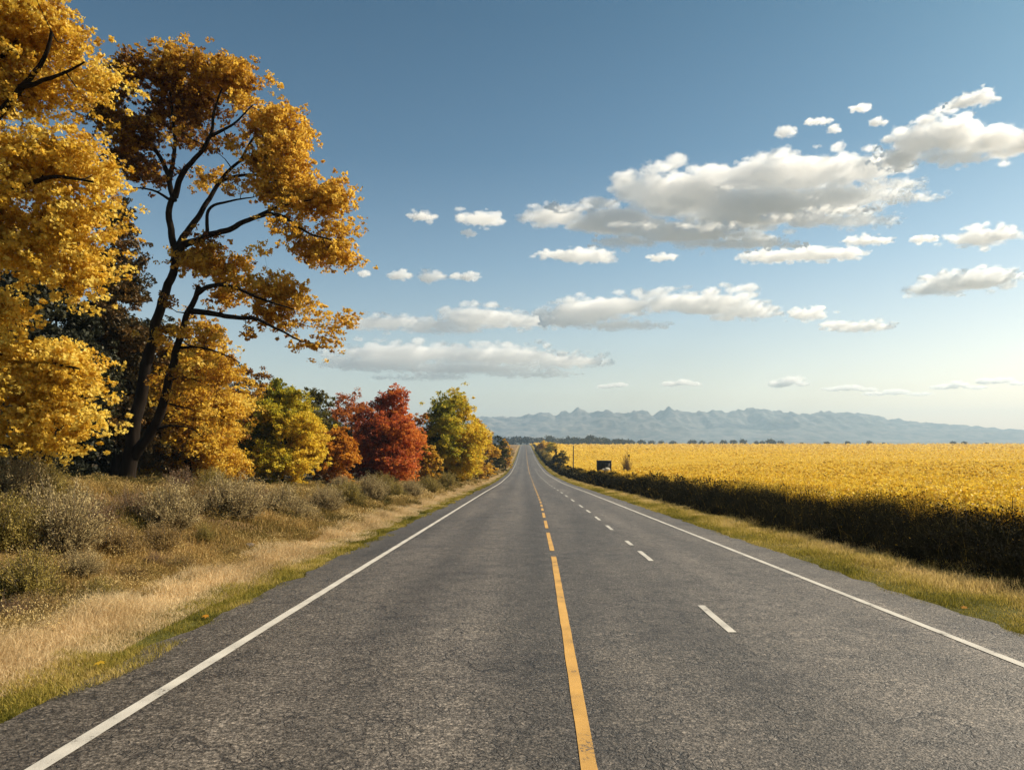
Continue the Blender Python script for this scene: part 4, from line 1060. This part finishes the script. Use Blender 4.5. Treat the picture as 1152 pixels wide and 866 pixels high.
for i, (px, py, rx, ry, lab) in enumerate([(410, 308, 7, 4, 'faintest puff nearest the tree in the row of small puffs'), (450, 310, 14, 6, 'left of the two bigger puffs in the row beside the tree'), (486, 311, 16, 8, 'largest puff in the row beside the tree'),
                                           (514, 311, 8, 4, 'tiny puff second from the right end of the small row'), (529, 311, 11, 6, 'rightmost puff in the row beside the tree')]):
    cloud(lab, [(px, py, rx, ry)], 20 + i, PUFF)
cloud('long low cloud bank right of the twin-trunked tree, upper one', [(425, 363, 45, 12), (540, 357, 62, 17), (480, 365, 60, 10), (600, 361, 40, 12), (450, 360, 18, 6), (505, 372, 40, 5)], 30)
cloud('long cloud bank in mid sky, right of the bank beside the tree', [(655, 350, 50, 19), (690, 344, 60, 16), (760, 340, 50, 15), (800, 343, 60, 20), (840, 350, 40, 13), (700, 366, 60, 8), (640, 362, 30, 9)], 31)
cloud('small cloud at the right tip of the mid sky bank', [(908, 353, 28, 9)], 32)
cloud('flat white cloud right below the mid sky bank tip', [(965, 367, 52, 8)], 33)
cloud('broad pale grey cloud bank low above the red tree', [(450, 397, 90, 17), (560, 400, 90, 17), (640, 406, 55, 12), (520, 415, 120, 10), (420, 409, 70, 11), (600, 421, 60, 5), (470, 425, 60, 4)], 34)
LOW = 'small clouds low over the mountains'
for i, (lumps, lab) in enumerate([([(876, 432, 13, 4), (890, 429, 14, 6), (902, 432, 8, 3)], 'roundest of the small low clouds over the mountains'), ([(753, 432, 9, 3), (768, 430, 10, 3.5), (781, 432, 8, 2.4)], 'thin low cloud over the left mountain peaks'),
                                  ([(935, 438, 12, 2.6), (955, 436, 14, 3.6), (975, 438, 13, 2.4)], 'thin low cloud right of the roundest low cloud'),
                                  ([(985, 443, 14, 2.4), (1008, 441, 16, 3.4), (1034, 443, 15, 2.2)], 'long thin low cloud over the right mountain slope'), ([(1056, 436, 12, 3), (1076, 433, 14, 4.4), (1098, 436, 12, 2.6)], 'low flat cloud near the right edge over the slope'),
                                  ([(1108, 429, 10, 4), (1126, 428, 13, 4), (1145, 431, 10, 3)], 'rightmost small low cloud'), ([(680, 435, 9, 2.2), (695, 433, 11, 2.8), (830, 436, 12, 2)][:2], 'faint streak of cloud right of the big round yellow tree')]):
    cloud(lab, lumps, 40 + i, LOW)

# ------------------------------------------------------------------ light, sky, camera
sd = Vector((math.sin(R(SUN_AZ)) * math.cos(R(SUN_EL)), math.cos(R(SUN_AZ)) * math.cos(R(SUN_EL)), math.sin(R(SUN_EL))))
sun = bpy.data.lights.new('sun', 'SUN'); sun.energy = 5.0; sun.angle = R(.5); sun.color = (1., .86, .66)
so = bpy.data.objects.new('sun', sun); COL.objects.link(so); so.rotation_euler = (-sd).to_track_quat('-Z', 'Y').to_euler(); so.location = (0, 0, 60)

w = bpy.data.worlds.new('World'); scene.world = w; w.use_nodes = True
nt = w.node_tree; nt.nodes.clear()
sky = nt.nodes.new('ShaderNodeTexSky'); sky.sky_type = 'NISHITA'; sky.sun_disc = False
sky.sun_elevation = R(SUN_EL); sky.sun_rotation = R(SUN_AZ)
sky.air_density = 1.0; sky.dust_density = 3.0; sky.ozone_density = 1.5; sky.altitude = 800
bg = nt.nodes.new('ShaderNodeBackground'); bg.inputs[1].default_value = .062
wo = nt.nodes.new('ShaderNodeOutputWorld')
wtc = nt.nodes.new('ShaderNodeTexCoord'); wsx = nt.nodes.new('ShaderNodeSeparateXYZ'); nt.links.new(wtc.outputs['Generated'], wsx.inputs[0])
tint = ramp(nt, wsx.outputs[2], [(0, (1.98, 1.52, 1.13)), (.06, (1.74, 1.45, 1.15)), (.13, (1.40, 1.28, 1.07)), (.24, (.90, 1.04, .97)), (.37, (.47, .73, .76)), (.52, (.285, .56, .62)), (1, (.28, .48, .54))])
nt.links.new(mix(nt, 1., sky.outputs[0], tint, 'MULTIPLY'), bg.inputs[0]); nt.links.new(bg.outputs[0], wo.inputs[0])

cam = bpy.data.cameras.new('camera'); co = bpy.data.objects.new('camera', cam); COL.objects.link(co)
cam.sensor_fit = 'HORIZONTAL'; cam.sensor_width = 36; cam.lens = F / 1152 * 36
cam.shift_x = (576 - CX) / 1152; cam.shift_y = (HY - 433) / 1152
co.location = (0, 0, EYE); co.rotation_euler = (R(90), 0, 0)
cam.clip_start = .1; cam.clip_end = 60000
scene.camera = co

vs = scene.view_settings; vs.view_transform = 'Standard'; vs.look = 'None'; vs.gamma = 1; vs.use_curve_mapping = False; vs.exposure = .9
cy = scene.cycles
cy.max_bounces = 14; cy.diffuse_bounces = 5; cy.glossy_bounces = 2; cy.transmission_bounces = 4; cy.volume_bounces = 14; cy.transparent_max_bounces = 96
cy.use_denoising = True; cy.caustics_reflective = False; cy.caustics_refractive = False
